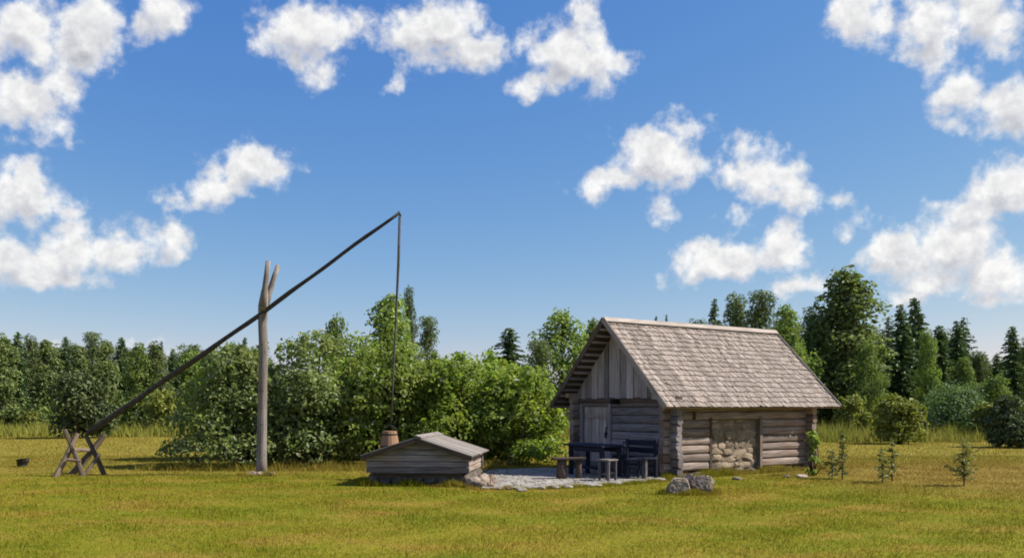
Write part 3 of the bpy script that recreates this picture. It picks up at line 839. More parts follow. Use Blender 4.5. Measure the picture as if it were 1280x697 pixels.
# roof: two slopes
SL = 2.245 / math.cos(R(45)) ; XA, XB = -0.55, CL + 0.80; RL = XB - XA
def slope(ex, ey, origin, seed, rake='trim_wood'):
    rng = random.Random(seed)
    rot = cols(ex, ey)
    V, Q, T = box_arrays(RL - 0.03, SL - 0.03, 0.025)
    V = V + np.array((RL / 2, SL / 2, -0.055))
    roof = obj('roof', mesh('roof', V, [Q, T], 'dark_wood'), cabin, origin, rot)
    nb_ = 15
    for k in range(nb_):
        piece('batten', roof, 'board_wood', (RL - 0.02, 0.06, 0.035), (RL / 2, 0.05 + k * (SL - 0.12) / (nb_ - 1), -0.088), bev=0)
    nc = 17; ex_ = SL / nc
    for j in range(nc):
        parts = []; x = 0.0
        y0 = j * ex_ - 0.03
        while x < RL:
            w = rng.uniform(0.035, 0.09); x2 = min(x + w, RL)
            yb = y0 + (rng.uniform(-.028, .024) + 0.014 * math.sin(x * 2.1 + j * 1.7)) * (0.35 if j == 0 else 1.0) + (0.05 if rng.random() < 0.02 else 0); ye = min(y0 + 0.36, SL)
            zb = 0.009 + rng.uniform(-.003, .010); th = rng.uniform(.008, .017); tw = rng.uniform(-.008, .008)
            g_ = rng.uniform(0.001, 0.006)
            a, b = x + g_, x2 - g_
            Vv = np.array([(a, yb, zb - th), (b, yb + rng.uniform(-.008, .008), zb - th + tw), (b, ye, -0.04), (a, ye, -0.04), (a, yb, zb), (b, yb, zb + tw), (b, ye, -0.03), (a, ye, -0.03)])
            Qq = np.array([(3, 2, 1, 0), (4, 5, 6, 7), (0, 1, 5, 4), (1, 2, 6, 5), (2, 3, 7, 6), (3, 0, 4, 7)])
            parts.append((Vv, Qq, np.zeros((0, 3), int)))
            x = x2
        Vm, Qm, Tm = merge(parts)
        obj('shingle_course', mesh('shingle_course', Vm, Qm, 'shingle_wood'), roof)
    for xx in (-0.017, RL + 0.017):
        piece('bargeboard', roof, rake, (SL + 0.02, 0.030, 0.15), (xx, SL / 2 - 0.01, -0.022), (0, 0, R(90)))
    piece('ridge_board', roof, 'trim_wood', (RL + 0.06, 0.17, 0.025), (RL / 2, SL - 0.075, 0.045))
    return roof
c45 = math.cos(R(45))
slope((1, 0, 0), (0, c45, c45), (XA, -0.4, 1.75), 61)
slope((-1, 0, 0), (0, -c45, c45), (XB, CW + 0.4, 1.75), 62, 'dark_wood')
# foundation stones
rng = random.Random(9)
x = -0.1
while x < CL:
    w = rng.uniform(0.25, 0.5)
    obj('foundation_stone', rock_mesh('foundation_stone', 'base_stone', (w * 1.05, 0.26, 0.24), int(x * 100) + 900, 2, 7, False, 0.8), cabin, (x + w / 2, 0.10, 0.02 + rng.uniform(-.03, .02)), (0, 0, rng.uniform(-.2, .2)))
    x += w * 1.02
y = 0.2
while y < CW:
    w = rng.uniform(0.25, 0.5)
    obj('foundation_stone', rock_mesh('foundation_stone', 'base_stone', (0.26, w, 0.26), int(y * 100) + 1500, 2, 7, False, 0.8), cabin, (0.11, y + w / 2, 0.04), (0, 0, rng.uniform(-.2, .2)))
    y += w * 1.02

# ================================================================== FURNITURE BY THE GABLE
p = cabin_pt(-1.30, 1.30, 0.04)
t = thing('table', 'dark blue-grey plank table standing in front of the cabin gable', 'table', p, ANG + R(90))
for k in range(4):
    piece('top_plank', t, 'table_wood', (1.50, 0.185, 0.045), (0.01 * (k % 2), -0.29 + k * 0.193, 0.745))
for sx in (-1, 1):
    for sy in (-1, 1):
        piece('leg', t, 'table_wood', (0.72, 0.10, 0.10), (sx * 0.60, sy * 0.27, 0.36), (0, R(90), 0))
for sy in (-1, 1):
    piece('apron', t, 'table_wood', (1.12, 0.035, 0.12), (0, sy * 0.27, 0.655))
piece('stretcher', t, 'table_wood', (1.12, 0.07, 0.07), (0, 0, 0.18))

p = cabin_pt(-0.62, 0.42, 0.04)
t = thing('bench', 'dark blue-grey bench with backrest against the cabin logs, right of the table', 'bench', p, ANG + R(90))
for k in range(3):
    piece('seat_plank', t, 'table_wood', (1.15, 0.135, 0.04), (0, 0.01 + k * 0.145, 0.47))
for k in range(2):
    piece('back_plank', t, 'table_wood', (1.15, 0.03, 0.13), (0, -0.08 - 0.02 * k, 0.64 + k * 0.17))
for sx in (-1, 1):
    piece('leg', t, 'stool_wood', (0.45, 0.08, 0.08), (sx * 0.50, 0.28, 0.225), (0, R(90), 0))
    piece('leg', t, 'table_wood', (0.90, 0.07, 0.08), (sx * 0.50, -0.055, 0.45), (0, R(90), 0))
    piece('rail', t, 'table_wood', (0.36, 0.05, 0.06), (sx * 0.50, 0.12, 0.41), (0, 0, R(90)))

p = Vector((2.20, 19.68, 0.035))
t = thing('stool', 'small grey wooden stool in front of the dark table', 'stool', p, ANG + 0.2)
piece('seat_plank', t, 'stool_wood', (0.36, 0.17, 0.04), (0, -0.088, 0.47)); piece('seat_plank', t, 'stool_wood', (0.36, 0.17, 0.04), (0, 0.088, 0.47))
for sx in (-1, 1):
    for sy in (-1, 1):
        piece('leg', t, 'stool_wood', (0.45, 0.055, 0.055), (sx * 0.13, sy * 0.13, 0.225), (0, R(90), 0))
    piece('stretcher', t, 'stool_wood', (0.22, 0.03, 0.035), (sx * 0.13, 0, 0.15), (0, 0, R(90)))

p = Vector((1.17, 20.15, 0.035))
t = thing('plank_bench', 'dark plank bench on stump legs at the left cabin corner', 'bench', p, R(12))
piece('seat_plank', t, 'dark_wood', (0.78, 0.30, 0.055), (0.17, 0, 0.475))
tube('leg', t, 'dark_wood', [(0, 0, -0.02), (0, 0, 0.25), (0.01, 0, 0.45)], [0.125, 0.115, 0.115], 10, 0.06, 5)
tube('leg', t, 'dark_wood', [(0.42, 0, -0.02), (0.42, 0, 0.25), (0.42, 0, 0.45)], [0.07, 0.065, 0.065], 10, 0.06, 6)

p = cabin_pt(-1.95, 0.55, 0.04)
t = thing('armless_chair', 'dark wooden chair drawn up between the table and the bench', 'chair', cabin_pt(-1.05, 0.18, 0.04), ANG + R(60))
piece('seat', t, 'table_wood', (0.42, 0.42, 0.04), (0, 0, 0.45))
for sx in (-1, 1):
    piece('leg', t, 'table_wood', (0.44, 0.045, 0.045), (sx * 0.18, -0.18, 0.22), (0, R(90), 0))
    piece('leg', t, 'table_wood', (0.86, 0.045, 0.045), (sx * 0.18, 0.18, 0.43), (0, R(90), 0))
for k in range(2):
    piece('back_slat', t, 'stool_wood', (0.36, 0.02, 0.08), (0, 0.19, 0.62 + k * 0.16))

# ================================================================== WELL COVER
wr = R(-6.5)
well = thing('well_house', 'low timber well cover with shallow plank roof on a stone footing', 'well house', (-2.08, 18.75, 0), wr)
WW, WD, WZ0, WE, WRz, HALF = 2.26, 2.15, 0.27, 0.66, 1.06, 1.24
slopeg = (WRz - WE) / HALF
ROT_XZ = cols((1, 0, 0), (0, 0, 1))       # piece XY -> world XZ, thickness along -Y
def wtop(x): return WRz - 0.05 - abs(x) * slopeg
for face, yy_ in (('front', 0.05), ('back', WD - 0.05)):
    z = WZ0; k = 0
    rng = random.Random(40 + (face == 'back'))
    while z < WRz - 0.1:
        hh = (0.135, 0.125, 0.14, 0.12, 0.13, 0.12)[k]
        z2 = min(z + hh, WRz - 0.06)
        def half(zv): return min(WW / 2 + 0.02, (WRz - 0.05 - zv) / slopeg)
        a, b = half(z + .006), half(z2 - .006)
        poly = [(-a, z + .006), (a, z + .006), (b, z2 - .006), (-b, z2 - .006)]
        if half(z2) < WW / 2 and half(z) > WW / 2: 
            zc = wtop(WW / 2); w_ = WW / 2 + .02
            poly = [(-w_, z + .006), (w_, z + .006), (w_, zc), (b, z2 - .006), (-b, z2 - .006), (-w_, zc)]
        prism('wall_plank', well, 'gable_shade_wood', poly, 0.07, (0, yy_ - 0.012 * (k % 2), 0), ROT_XZ)
        z = z2; k += 1
for sx in (-1, 1):
    for k in range(3):
        piece('side_plank', well, 'log_wood', (WD - 0.1, 0.07, 0.125), (sx * (WW / 2 - 0.06), WD / 2, WZ0 + 0.065 + k * 0.128), (0, 0, R(90)), 0.02)
# roof planks, eave to ridge
sl = math.hypot(HALF, WRz - WE); sa_ = math.atan(slopeg)
for sx in (-1, 1):
    y = -0.14; rng = random.Random(50 + sx)
    while y < WD + 0.12:
        w = rng.uniform(0.20, 0.30)
        piece('roof_plank', well, 'plank_wood', (sl + rng.uniform(-.02, .03), w - 0.012, 0.035), (sx * HALF / 2, y + w / 2, (WE + WRz) / 2 + rng.uniform(-.006, .006)), (rng.uniform(-.02, .02), sx * sa_, 0), 0.008)
        y += w
    piece('fascia', well, 'dark_wood', (sl - 0.02, 0.025, 0.09), (sx * HALF / 2, -0.135, (WE + WRz) / 2 - 0.06), (0, sx * sa_, 0), 0)
piece('ridge_plank', well, 'plank_wood', (WD + 0.3, 0.16, 0.03), (0.05, WD / 2, WRz + 0.02), (sa_, 0, R(90)), 0.006)
rng = random.Random(13)
for k in range(9):
    x = -WW / 2 + 0.1 + k * 0.255
    obj('footing_stone', rock_mesh('footing_stone', 'base_stone', (rng.uniform(.24, .32), 0.26, rng.uniform(.22, .36)), 700 + k, 2, 7, False, 0.7), well, (x, 0.24, 0.11 + rng.uniform(-.03, .02)), (0, 0, rng.uniform(-.3, .3)))
for sx in (-1, 1):
    for k in range(7):
        obj('footing_stone', rock_mesh('footing_stone', 'base_stone', (0.28, rng.uniform(.26, .34), rng.uniform(.28, .36)), 720 + k + 10 * sx, 2), well, (sx * (WW / 2 - 0.12), 0.42 + k * 0.27, 0.13), (0, 0, rng.uniform(-.3, .3)))
# inner frame closing the box
piece('sill_beam', well, 'dark_wood', (WW - 0.3, WD - 0.3, 0.5), (0, WD / 2, 0.38), bev=0)

rocks = [
 ((592, 18.35, 0.34, 0.26, 0.30), 'pale angular rock leaning on the front right corner of the well cover'),
 ((603, 18.55, 0.36, 0.30, 0.36), 'tall pale tan rock in the middle of the heap beside the well cover'),
 ((614, 18.75, 0.32, 0.26, 0.30), 'rounded tan rock on the right end of the heap beside the well cover'),
 ((601, 18.20, 0.28, 0.22, 0.18), 'small brown rock lying at the front of the heap by the well cover'),
 ((613, 18.30, 0.26, 0.20, 0.13), 'flat brown rock at the grass edge, front right of the heap'),
]
for i, ((px, d, a, b, h), lab) in enumerate(rocks):
    q = at(px, d)
    o = obj('rock', rock_mesh('rock', 'field_stone', (a, b, h), 800 + i, 2), None, (q.x, d, h * 0.36), (0.1 * i, 0, i * 0.9))
    tag(o, lab, 'rock', 'rocks heaped beside the well cover')
o = obj('rock', rock_mesh('rock', 'edge_stone', (0.24, 0.20, 0.12), 830, 2), None, (at(652, 17.55).x, 17.55, 0.035), (0, 0, 0.4))
tag(o, 'small pale yellowish stone alone in the grass before the gravel yard', 'rock')

# ================================================================== WELL SWEEP (crane)
DP = 21.75
base = at(327, DP)
sweep = thing('well_sweep', 'tall well sweep with forked post and long slanting pole', 'well sweep', base)
def rel(px, py, d): return at(px, d, py) - base
tube('post', sweep, 'post_wood', [rel(327, 596, DP), rel(327, 575, DP), rel(328, 500, DP), rel(329.5, 440, DP), rel(328, 405, DP), rel(329, 382, DP), rel(331, 362, DP - .03)], [0.155, 0.130, 0.117, 0.105, 0.110, 0.118, 0.085], 14, 0.06, 1)
tube('prong', sweep, 'post_wood', [rel(329, 388, DP - .10), rel(330, 368, DP - .13), rel(333, 345, DP - .13), rel(335, 326, DP - .12)], [0.075, 0.074, 0.070, 0.058], 9, 0.06, 2)
tube('prong', sweep, 'post_wood', [rel(331, 390, DP + .08), rel(336, 368, DP + .14), rel(342, 348, DP + .16), rel(348, 331, DP + .17)], [0.07, 0.073, 0.070, 0.058], 9, 0.06, 3)
B0, B1 = rel(111, 541, 22.15), rel(499.5, 266, 21.33)
bp = [B0.lerp(B1, t_) + Vector((0, 0, -0.05 * math.sin(math.pi * t_) + 0.016 * math.sin(9 * t_) + 0.010 * math.sin(31 * t_))) for t_ in np.linspace(0, 1, 30)]
tube('beam', sweep, 'pole_wood', bp, [(0.080 - 0.040 * t_) * (1 + 0.07 * math.sin(23 * t_) + 0.05 * math.sin(51 * t_)) for t_ in np.linspace(0, 1, 30)], 9, 0.01, 4)
tube('pivot_pin', sweep, 'iron', [rel(327, 381, DP - .24), rel(333, 379, DP + .26)], [0.02, 0.02], 6, 0)
tube('hook', sweep, 'iron', [B1 + Vector((-.03, 0, .03)), B1 + Vector((.02, 0, -.05)), B1 + Vector((0, 0, -.16))], [0.03, 0.03, 0.022], 6, 0)
hang = [B1 + Vector((0, 0, -.10)), rel(498, 330, 21.15), rel(496, 372, 21.0), rel(491.5, 470, 20.6), rel(488.5, 533, 20.35)]
tube('hanging_pole', sweep, 'pole_wood', hang, [0.032, 0.034, 0.03, 0.022, 0.02], 7, 0.05, 6)
rng = random.Random(71)
for i, (px, lab) in enumerate(((316, 'flat stone at the left foot of the well sweep post'), (328, 'stone wedged in front of the well sweep post'), (339, 'flat stone at the right foot of the well sweep post'))):
    o = obj('rock', rock_mesh('rock', 'field_stone', (0.26, 0.22, 0.16), 850 + i, 2), None, (at(px, 21.5).x, 21.45 + (i == 1) * -0.05, 0.04), (0, 0, i))
    tag(o, lab, 'rock', 'stones round the foot of the post')

bk = thing('bucket', 'brown wooden bucket hung on the sweep above the well cover', 'bucket', (at(487, 20.3).x, 20.3, 0.735))
V, Q, T = tube_arrays([(0, 0, 0), (0, 0, 0.12), (0, 0, 0.34), (0, 0, 0.42)], [0.235, 0.222, 0.185, 0.172], 16)
obj('bucket_body', mesh('bucket_body', V, [Q, T], 'bucket_wood'), bk)
for z, r in ((0.06, 0.234), (0.34, 0.190)):
    V, Q, T = tube_arrays([(0, 0, z - .018), (0, 0, z + .018)], [r + .002, r], 16)
    obj('hoop', mesh('hoop', V, Q, 'iron'), bk)
tube('bail', bk, 'iron', [(-.18, 0, .38), (-.15, 0, .48), (-0.04, 0, .55), (.05, 0, .55), (.15, 0, .48), (.18, 0, .38)], [.012] * 6, 6, 0)

# ---- crossed trestle under the butt of the sweep pole
tb = at(101, 21.8)
tr = thing('trestle', 'crossed-leg wooden trestle under the low end of the sweep pole', 'trestle', tb)
def trel(px, py, d): return at(px, d, py) - tb
legs = [((69, 597, 21.2), (97, 541, 21.5), .070), ((105, 598, 21.2), (81, 537, 21.5), .062),
        ((90, 593, 22.0), (131, 543, 22.3), .085), ((132, 597, 21.6), (108, 545, 22.2), .062)]
for i, (a, b, r) in enumerate(legs):
    A, B = trel(*[a[0], a[1], a[2]]), trel(*[b[0], b[1], b[2]])
    ln = (B - A).length; ex = (B - A).normalized()
    V, Q, T = tube_arrays([(-ln / 2, 0, 0), (0, 0.015, 0), (ln / 2, 0, 0)], [r * 1.05, r, r * .9], 8, .06, random.Random(i))
    obj('leg', mesh('leg', V, [Q, T], 'trestle_wood'), tr, (A + B) / 2, cols(ex, ex.orthogonal()))
for (a, b, r) in (((103, 596, 21.25), (125, 567, 21.7), .05), ((91, 562, 21.3), (118, 562, 22.15), .055), ((84, 574, 21.25), (101, 576, 21.3), .04)):
    A, B = trel(*a), trel(*b); ln = (B - A).length; ex = (B - A).normalized()
    V, Q, T = tube_arrays([(-ln / 2, 0, 0), (ln / 2, 0, 0)], [r, r * .9], 8, .06, random.Random(3))
    obj('brace', mesh('brace', V, [Q, T], 'trestle_wood'), tr, (A + B) / 2, cols(ex, ex.orthogonal()))

# ---- dark stump far left
q = at(28, 24.6)
V, Q, T = tube_arrays([(0, 0, -0.03), (0, 0, 0.07), (0.01, 0, 0.17), (0.0, 0, 0.235)], [0.12, 0.125, 0.165, 0.175], 12, 0.12, random.Random(2))
o = obj('stump', mesh('stump', V, [Q, T], 'stump_dark'), None, (q.x, q.y, 0))
tag(o, 'small dark stump alone on the lawn left of the trestle', 'stump')

# ---- boulders before the cabin
for i, (px, d, a, b, h, lab) in enumerate((
    (850, 17.0, 0.56, 0.48, 0.40, 'grey brown boulder with dark left side, left of the pair before the cabin'),
    (878, 17.1, 0.58, 0.50, 0.44, 'pale mossy boulder, right of the pair in front of the cabin'),
    (862, 17.35, 0.46, 0.40, 0.46, 'pale boulder wedged behind the pair in front of the cabin'),
    (1002, 20.9, 0.34, 0.26, 0.10, 'flat brown stone in the grass below the far end of the long wall'),
    (921, 20.3, 0.26, 0.20, 0.09, 'pale flat stone in the grass below the stone-filled opening'),
    (984, 21.0, 0.20, 0.16, 0.08, 'small pale stone in the grass right of the stone-filled opening'))):
    q = at(px, d)
    o = obj('boulder', rock_mesh('boulder', 'boulder_stone', (a, b, h), 870 + i, 3, 7, False, 0.75), None, (q.x, d, h * 0.33), (0, 0, i * 1.3))
    tag(o, lab, 'boulder')

# ================================================================== THE BIG HEDGE OF SHRUBS
def shrub(name, label, px, d, wpx, top, mat, seed, n, leaf, k=26, depth=None, extra=None, group=None, h=None, rmin=0.13, rmax=0.24, cat='shrub'):
    rs = np.random.RandomState(seed)
    w = wpx * d / FPX; hh = h or (EYE + (HY - top) * d / FPX)
    q = at(px, d)
    t_ = thing(name, label, cat, (q.x, d, 0), 0, group)
    bl = shrub_blobs(w, depth or w * 0.9, hh, k, rs, rmin, rmax)
    sh = []
    for _ in range(16):                                   # upright shoots that break the outline
        a = rs.uniform(0, 6.283); r_ = rs.uniform(0.1, 0.85); zt = hh * (1.0 - 0.42 * r_ * r_) + rs.uniform(-.12, .10) * hh * .6
        sh.append((math.cos(a) * r_ * w / 2, math.sin(a) * r_ * (depth or w * .9) / 2, zt, w * .035, w * .035, hh * rs.uniform(.05, .11)))
    bl = np.concatenate([bl, np.array(sh)])
    if extra: bl = np.concatenate([bl, np.array(extra)])
    Vv, Qq = clumps(bl, n, leaf, rs)
    obj('foliage', mesh('foliage', Vv, Qq, mat), t_)
    sv, sq, st = stems_arrays(bl, rs, 12, 0.035 * hh / 3 + .008)
    obj('stem', mesh('stem', sv, [sq, st], 'bark'), t_)
    return t_
HG = 'big shrubs of the hedge behind the well'
shrub('leafy_shrub', 'dark leafy shrub at the left end of the hedge, behind the sweep post', 300, 24.8, 152, 441, 'bush_leaf_dark', 1, 18810, 0.112, 33, 3.6,
      [(-1.75, -0.2, 0.55, .45, .4, .22), (-2.0, -0.3, 0.40, .32, .3, .15), (-1.5, -0.5, 1.2, .5, .5, .4), (-1.45, 0, 1.9, .5, .5, .45), (-0.9, -1.3, 0.5, .6, .5, .45), (0, -1.45, 0.45, .6, .5, .45), (0.8, -1.4, 0.5, .6, .5, .45), (-0.4, -1.2, 1.1, .6, .5, .5)], HG)
shrub('leafy_shrub', 'dense grey-green shrub between the sweep post and the hanging pole', 392, 25.0, 165, 427, 'bush_leaf_dark', 2, 20520, 0.112, 35, 3.6, None, HG)
shrub('leafy_shrub', 'mid green shrub right behind the wooden bucket', 480, 25.2, 150, 437, 'bush_leaf', 3, 18810, 0.112, 33, 3.4, None, HG)
shrub('leafy_shrub', 'bright green shrub behind the plank roof of the well cover', 565, 25.4, 140, 452, 'bush_leaf_light', 4, 17100, 0.112, 31, 3.4, None, HG)
shrub('leafy_shrub', 'bright green shrub at the right end of the hedge near the cabin', 645, 25.6, 126, 462, 'bush_leaf_light', 5, 16245, 0.112, 28, 3.2, None, HG)
shrub('leafy_shrub', 'tall light green shrub in the back of the hedge right of the sweep post', 440, 27.8, 170, 428, 'bush_leaf', 6, 12768, 0.12, 28, 3.2, None, HG)
shrub('leafy_shrub', 'light green shrub in the back of the hedge left of the cabin', 602, 28.0, 170, 447, 'bush_leaf_light', 7, 12768, 0.12, 28, 3.2, None, HG)
shrub('leafy_shrub', 'yellow-green shrub in the back of the hedge left of the sweep post', 290, 28.0, 130, 446, 'bush_leaf', 8, 9800, 0.12, 24, 3.0, None, HG)

# ---- shrubs of the meadow
shrub('meadow_shrub', 'dark spreading shrub behind the trestle at the wood edge', 100, 46.5, 92, 468, 'shrub_dark_leaf', 11, 6000, 0.20, 24, 3.4)
shrub('meadow_shrub', 'yellow-green bushy shrub on the meadow right of the cabin', 1125, 39.5, 74, 499, 'shrub_yellow_leaf', 12, 5500, 0.15, 24, 2.6)
shrub('meadow_shrub', 'large rounded blue-green shrub below the dark spruces', 1188, 47.0, 104, 481, 'shrub_round_leaf', 13, 9000, 0.14, 34, 4.2, None, None, None, 0.16, 0.26)
shrub('meadow_shrub', 'dark shrub with yellowish top at the right edge of the meadow', 1264, 36.0, 72, 499, 'shrub_dark_leaf', 14, 5500, 0.15, 24, 2.4)
shrub('meadow_shrub', 'low yellow-green shrub behind the far cabin corner', 1068, 51.0, 62, 496, 'shrub_yellow_leaf', 15, 3500, 0.18, 18, 2.6)
shrub('meadow_shrub', 'pale yellow-green shrub between the rounded shrub and the right edge', 1236, 44.0, 46, 505, 'shrub_yellow_leaf', 16, 2800, 0.17, 16, 2.0)
shrub('meadow_shrub', 'low shrub at the foot of the left wood beside the hedge', 205, 54.0, 60, 492, 'shrub_yellow_leaf', 17, 3000, 0.2, 16, 2.6)

# ================================================================== TREES
PROTO = {}
def proto(key, arr, leafm, barkm):
    (V, Q), (tv, tq, tt) = arr
    PROTO[key] = dict(V=V, Q=Q, tv=tv, tq=tq, tt=tt, leafm=leafm, barkm=barkm,
                      crown=mesh('crown', V, Q, leafm), trunk=mesh('trunk', tv, [tq, tt], barkm))
for i in range(3): proto('spruce%d' % i, conifer(10, 4.2, 10 + i, spray=0.42, nb=10, base=0.03, power=(0.60, 0.75, 0.66)[i], ragged=(0.45, 0.3, 0.38)[i], droop=(0.22, 0.35, 0.28)[i]), 'spruce_needle', 'bark')
for i in range(4): proto('pine%d' % i, pine(10, 4.6, 20 + i, 7000, 0.24), 'pine_needle', 'bark')
for i in range(3): proto('aspen%d' % i, deciduous(10, 3.6, 30 + i, 0.24, 7000, 0.04, k=44), 'aspen_leaf', 'birch_bark')
for i in range(3): proto('leafy%d' % i, deciduous(10, 5.2, 40 + i, 0.25, 8500, 0.03, k=46), 'deciduous_leaf', 'bark')
proto('aspen3', deciduous(10, 4.0, 35, 0.22, 10000, 0.04, True, k=60), 'aspen_leaf', 'birch_bark')
PW = {'spruce': 4.2, 'pine': 4.6, 'aspen': 3.6, 'leafy': 5.2}
def tree(key, px, top, wpx, d, label, group=None, rot=0.0):
    pr = PROTO[key]
    H = EYE + (HY - top) * d / FPX; w = wpx * d / FPX
    q = at(px, d)
    t_ = thing({'spruce': 'spruce_tree', 'pine': 'pine_tree', 'aspen': 'aspen_tree', 'leafy': 'leafy_tree'}[key[:-1]], label, 'tree', (q.x, d, 0), rot, group)
    s = w / PW[key[:-1]]
    t_.scale = (s, s, H / 10)
    obj('crown', pr['crown'], t_); obj('trunk', pr['trunk'], t_)
    return t_

# trees behind the hedge
tree('leafy0', 484, 370, 100, 41, 'light green tree rising behind the hedge under the pole tip', None, 0.4)
tree('pine1', 512, 357, 34, 44, 'narrow dark treetop just right of the hanging pole', None, 1.0)
tree('pine0', 534, 394, 46, 43, 'dark pine on the right side of the light tree behind the hedge', None, 2.0)
tree('leafy1', 421, 395, 46, 42, 'small green treetop above the hedge right of the sweep post', None, 3.0)
tree('spruce2', 637, 408, 84, 58, 'dark spruce behind the hedge, left of the cabin roof', None, 0.2)
tree('spruce1', 613, 436, 40, 60, 'low dark spruce top just above the hedge left of the cabin', None, 1.2)
tree('leafy2', 702, 388, 84, 55, 'tall blue-green leafy tree touching the left slope of the cabin roof', None, 2.2)
tree('pine0', 672, 424, 58, 52, 'lighter green pine between the dark spruce and the cabin roof', None, 0.7)
tree('aspen1', 742, 398, 40, 60, 'leafy tree peeking out behind the cabin roof peak', None, 1.9)
tree('spruce0', 306, 420, 26, 62, 'thin treetop just left of the sweep post', None, 0.5)
# right wood
RG = 'trees of the wood right of the cabin'
tree('spruce0', 820, 393, 16, 80, 'left of two tiny dark treetops over the cabin ridge', RG, 0.1)
tree('spruce2', 833, 391, 16, 80, 'right of two tiny dark treetops over the cabin ridge', RG, 1.1)
tree('spruce1', 893, 371, 46, 62, 'leftmost dark spruce over the right part of the cabin ridge', RG, 0.3)
tree('pine1', 921, 366, 64, 64, 'dark pine left of the tallest pine behind the cabin roof end', RG, 1.4)
tree('pine0', 952, 362, 72, 62, 'tall full pine behind the right end of the cabin ridge', RG, 2.6)
tree('leafy0', 985, 383, 64, 58, 'lighter green birch just above the cabin right rake', RG, 3.3)
tree('pine1', 1014, 382, 66, 62, 'dark pine between the birch and the tallest aspen', RG, 4.0)
tree('aspen3', 1060, 336, 104, 60, 'tallest aspen of the right wood with pale trunk', RG, 0.9)
tree('leafy1', 1086, 428, 44, 55, 'light green birch at the right foot of the tallest aspen', RG, 1.7)
tree('spruce1', 1126, 378, 70, 63, 'dark spruce, left of the two tall ones right of the aspen', RG, 2.1)
tree('spruce0', 1143, 370, 58, 66, 'pointed spruce, right of the two tall ones right of the aspen', RG, 3.1)
tree('leafy2', 1158, 412, 34, 58, 'slim light green tree between the dark spruces', RG, 0.6)
tree('spruce2', 1174, 405, 66, 60, 'dark broad spruce above the rounded shrub', RG, 1.6)
tree('spruce1', 1196, 399, 54, 66, 'tall thin-topped spruce above the right side of the rounded shrub', RG, 2.9)
tree('leafy0', 1203, 448, 44, 55, 'low light green tree behind the rounded shrub', RG, 4.4)
tree('pine1', 1224, 438, 48, 62, 'low dark pine where the right wood dips', RG, 0.8)
tree('spruce0', 1246, 440, 36, 64, 'low spruce in the dip left of the right-edge spruce', RG, 5.0)
tree('spruce2', 1266, 406, 56, 60, 'pointed spruce near the right edge of the picture', RG, 5.5)
tree('pine0', 1290, 420, 50, 58, 'dark tree cut by the right edge of the picture', RG, 2.4)
tree('leafy1', 1246, 470, 50, 52, 'low leafy tree behind the shrub at the right edge', RG, 2.0)
# left wood
LG = 'trees of the wood on the left'
ordw = ['first', 'second', 'third', 'fourth', 'fifth', 'sixth', 'seventh', 'eighth', 'ninth', 'tenth', 'eleventh', 'twelfth', 'thirteenth']
left = [('aspen3', 4, 418, 44), ('spruce0', 22, 413, 44), ('pine1', 38, 418, 40), ('aspen2', 58, 422, 40), ('spruce2', 82, 419, 38), ('aspen0', 97, 427, 38),
        ('pine0', 114, 414, 42), ('aspen1', 134, 425, 38), ('spruce0', 152, 420, 40), ('leafy0', 172, 430, 46), ('aspen3', 195, 428, 40), ('spruce2', 216, 434, 36), ('leafy1', 239, 438, 50)]
desc = {'aspen': 'grey-green aspen', 'spruce': 'dark spruce', 'pine': 'dark pine', 'leafy': 'yellow-green leafy tree'}
for i, (k, px, top, w) in enumerate(left):
    tree(k, px, top, w, 59 + (i * 37 % 9), '%s in the left wood, %s from the left edge' % (desc[k[:-1]], ordw[i]), LG, i * 1.3)
for i, (k, px, top, w) in enumerate((('aspen1', 262, 440, 44), ('pine1', 285, 444, 40))):
    tree(k, px, top, w, 62, ('grey-green aspen seen over the left shoulder of the hedge', 'dark pine seen over the hedge left of the sweep post')[i], LG, i)

# deep wood behind, one mass
rng = random.Random(77); parts = {}
for px in list(range(-260, 330, 15)) + list(range(330, 860, 22)) + list(range(860, 1560, 17)):
    for row in range(1 if 330 <= px < 860 else 2):
        key = rng.choice(['spruce0', 'pine2', 'spruce2', 'pine1', 'aspen3', 'aspen1', 'spruce1', 'aspen2'] if px < 500 else ['spruce0', 'spruce2', 'pine0', 'pine3', 'pine1', 'aspen3', 'spruce1'])
        pr = PROTO[key]
        d = 70 + row * 9 + rng.uniform(-3, 3)
        if px < 400: top = 428 + rng.uniform(-4, 12)
        else: top = 440 + rng.uniform(-8, 12) if px > 1205 else 398 + rng.uniform(-6, 20)
        if 330 <= px < 860: top = 462 + rng.uniform(-6, 8)
        if -20 > px or px > 1300: top -= 12
        if row == 0: top += 14
        H = EYE + (HY - top) * d / FPX; s = (rng.uniform(34, 46) if px < 500 else rng.uniform(44, 62)) * d / FPX / PW[key[:-1]]
        q = at(px + rng.uniform(-6, 6), d); a = rng.uniform(0, 6.28)
        M = np.array([[math.cos(a) * s, -math.sin(a) * s, 0], [math.sin(a) * s, math.cos(a) * s, 0], [0, 0, H / 10]])
        keep = np.random.RandomState(px + 999).rand(len(pr['Q'])) < 0.42
        Vk = pr['V'].reshape(-1, 4, 3)[keep].reshape(-1, 3)
        parts.setdefault(pr['leafm'], []).append((Vk @ M.T + np.array([q.x, d, 0]), np.arange(len(Vk)).reshape(-1, 4), np.zeros((0, 3), int)))
        parts.setdefault(pr['barkm'], []).append((pr['tv'] @ M.T + np.array([q.x, d, 0]), pr['tq'], pr['tt']))
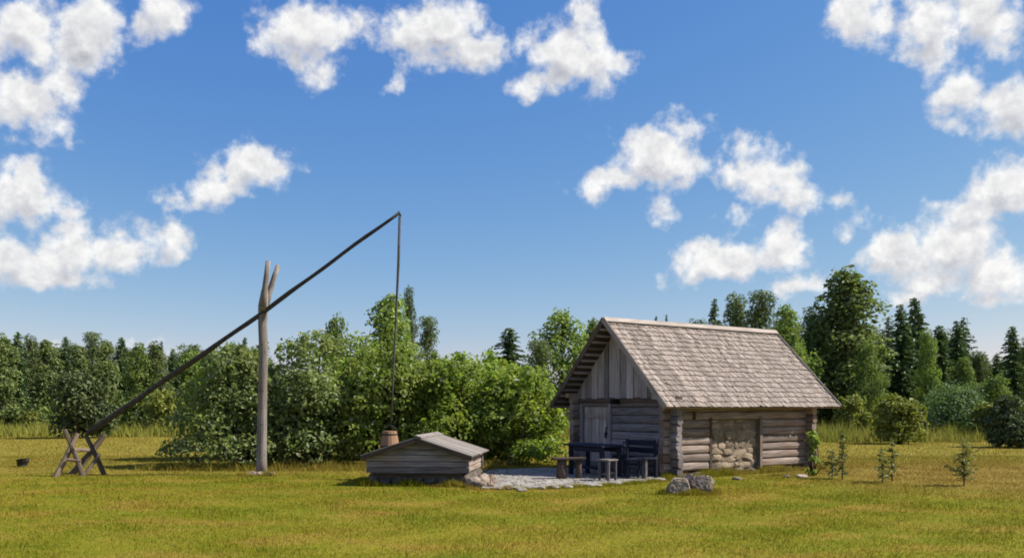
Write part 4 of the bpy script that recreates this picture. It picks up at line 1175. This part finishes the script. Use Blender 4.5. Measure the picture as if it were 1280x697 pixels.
for px in list(range(-240, 330, 13)) + list(range(990, 1520, 14)):       # undergrowth at the foot of the trees
    d = rng.uniform(57.5, 66); w_ = rng.uniform(1.6, 3.2); h_ = rng.uniform(1.1, 2.7)
    rsu = np.random.RandomState(px + 5000)
    Vu, Qu = clumps(shrub_blobs(w_, w_, h_, 10, rsu, 0.2, 0.32), 750, 0.2, rsu)
    q = at(px + rng.uniform(-6, 6), d)
    parts.setdefault(rng.choice(['deciduous_leaf', 'aspen_leaf', 'shrub_yellow_leaf']), []).append((Vu + np.array([q.x, d, 0]), Qu, np.zeros((0, 3), int)))
names = list(parts); Vs, Qs, Ts, mq, mt, off = [], [], [], [], [], 0
for mi, nm in enumerate(names):
    V, Q, T = merge(parts[nm])
    Vs.append(V); Qs.append(Q + off); Ts.append(T + off); mq += [mi] * len(Q); mt += [mi] * len(T); off += len(V)
me = mesh('deep_wood', np.concatenate(Vs), [np.concatenate(Qs), np.concatenate(Ts)], names[0])
for nm in names[1:]: me.materials.append(MATS[nm])
me.polygons.foreach_set('material_index', np.array(mq + mt, dtype=np.int32))
dw = obj('deep_wood', me)
tag(dw, 'mixed wood filling in behind the front trees on both sides', 'wood', kind='stuff')

# ---- saplings right of the cabin
sap = [(1205, 18.75, 1.02, 0.74, 61, 'young conifer sapling standing alone on the lawn at the right'),
       (1103, 19.4, 0.80, 0.42, 62, 'small bushy sapling, left of the close pair on the lawn'),
       (1115, 19.8, 0.92, 0.34, 63, 'slim sapling, right of the close pair on the lawn'),
       (1053, 20.4, 1.15, 0.30, 64, 'thin tall sapling near the far cabin corner'),
       (1040, 20.6, 0.72, 0.44, 65, 'low bushy sapling between the cabin corner and the thin one')]
for px, d, H, w, s_, lab in sap:
    q = at(px, d)
    t_ = thing('sapling', lab, 'sapling', (q.x, d, 0), 0, 'young trees planted right of the cabin')
    (V, Q), (tv, tq, tt) = conifer(H, w, s_, spray=0.11, whorl=0.085, nb=5, base=0.14, droop=-0.25, power=0.5, ragged=0.45, dens=3.4)
    obj('crown', mesh('crown', V, Q, 'sapling_needle'), t_); obj('trunk', mesh('trunk', tv, [tq, tt], 'bark'), t_)
shrub('weed_clump', 'green weed clump growing at the far front corner of the cabin', 1016, 21.6, 24, 540, 'bush_leaf', 18, 700, 0.07, 12, 0.5, cat='weed')
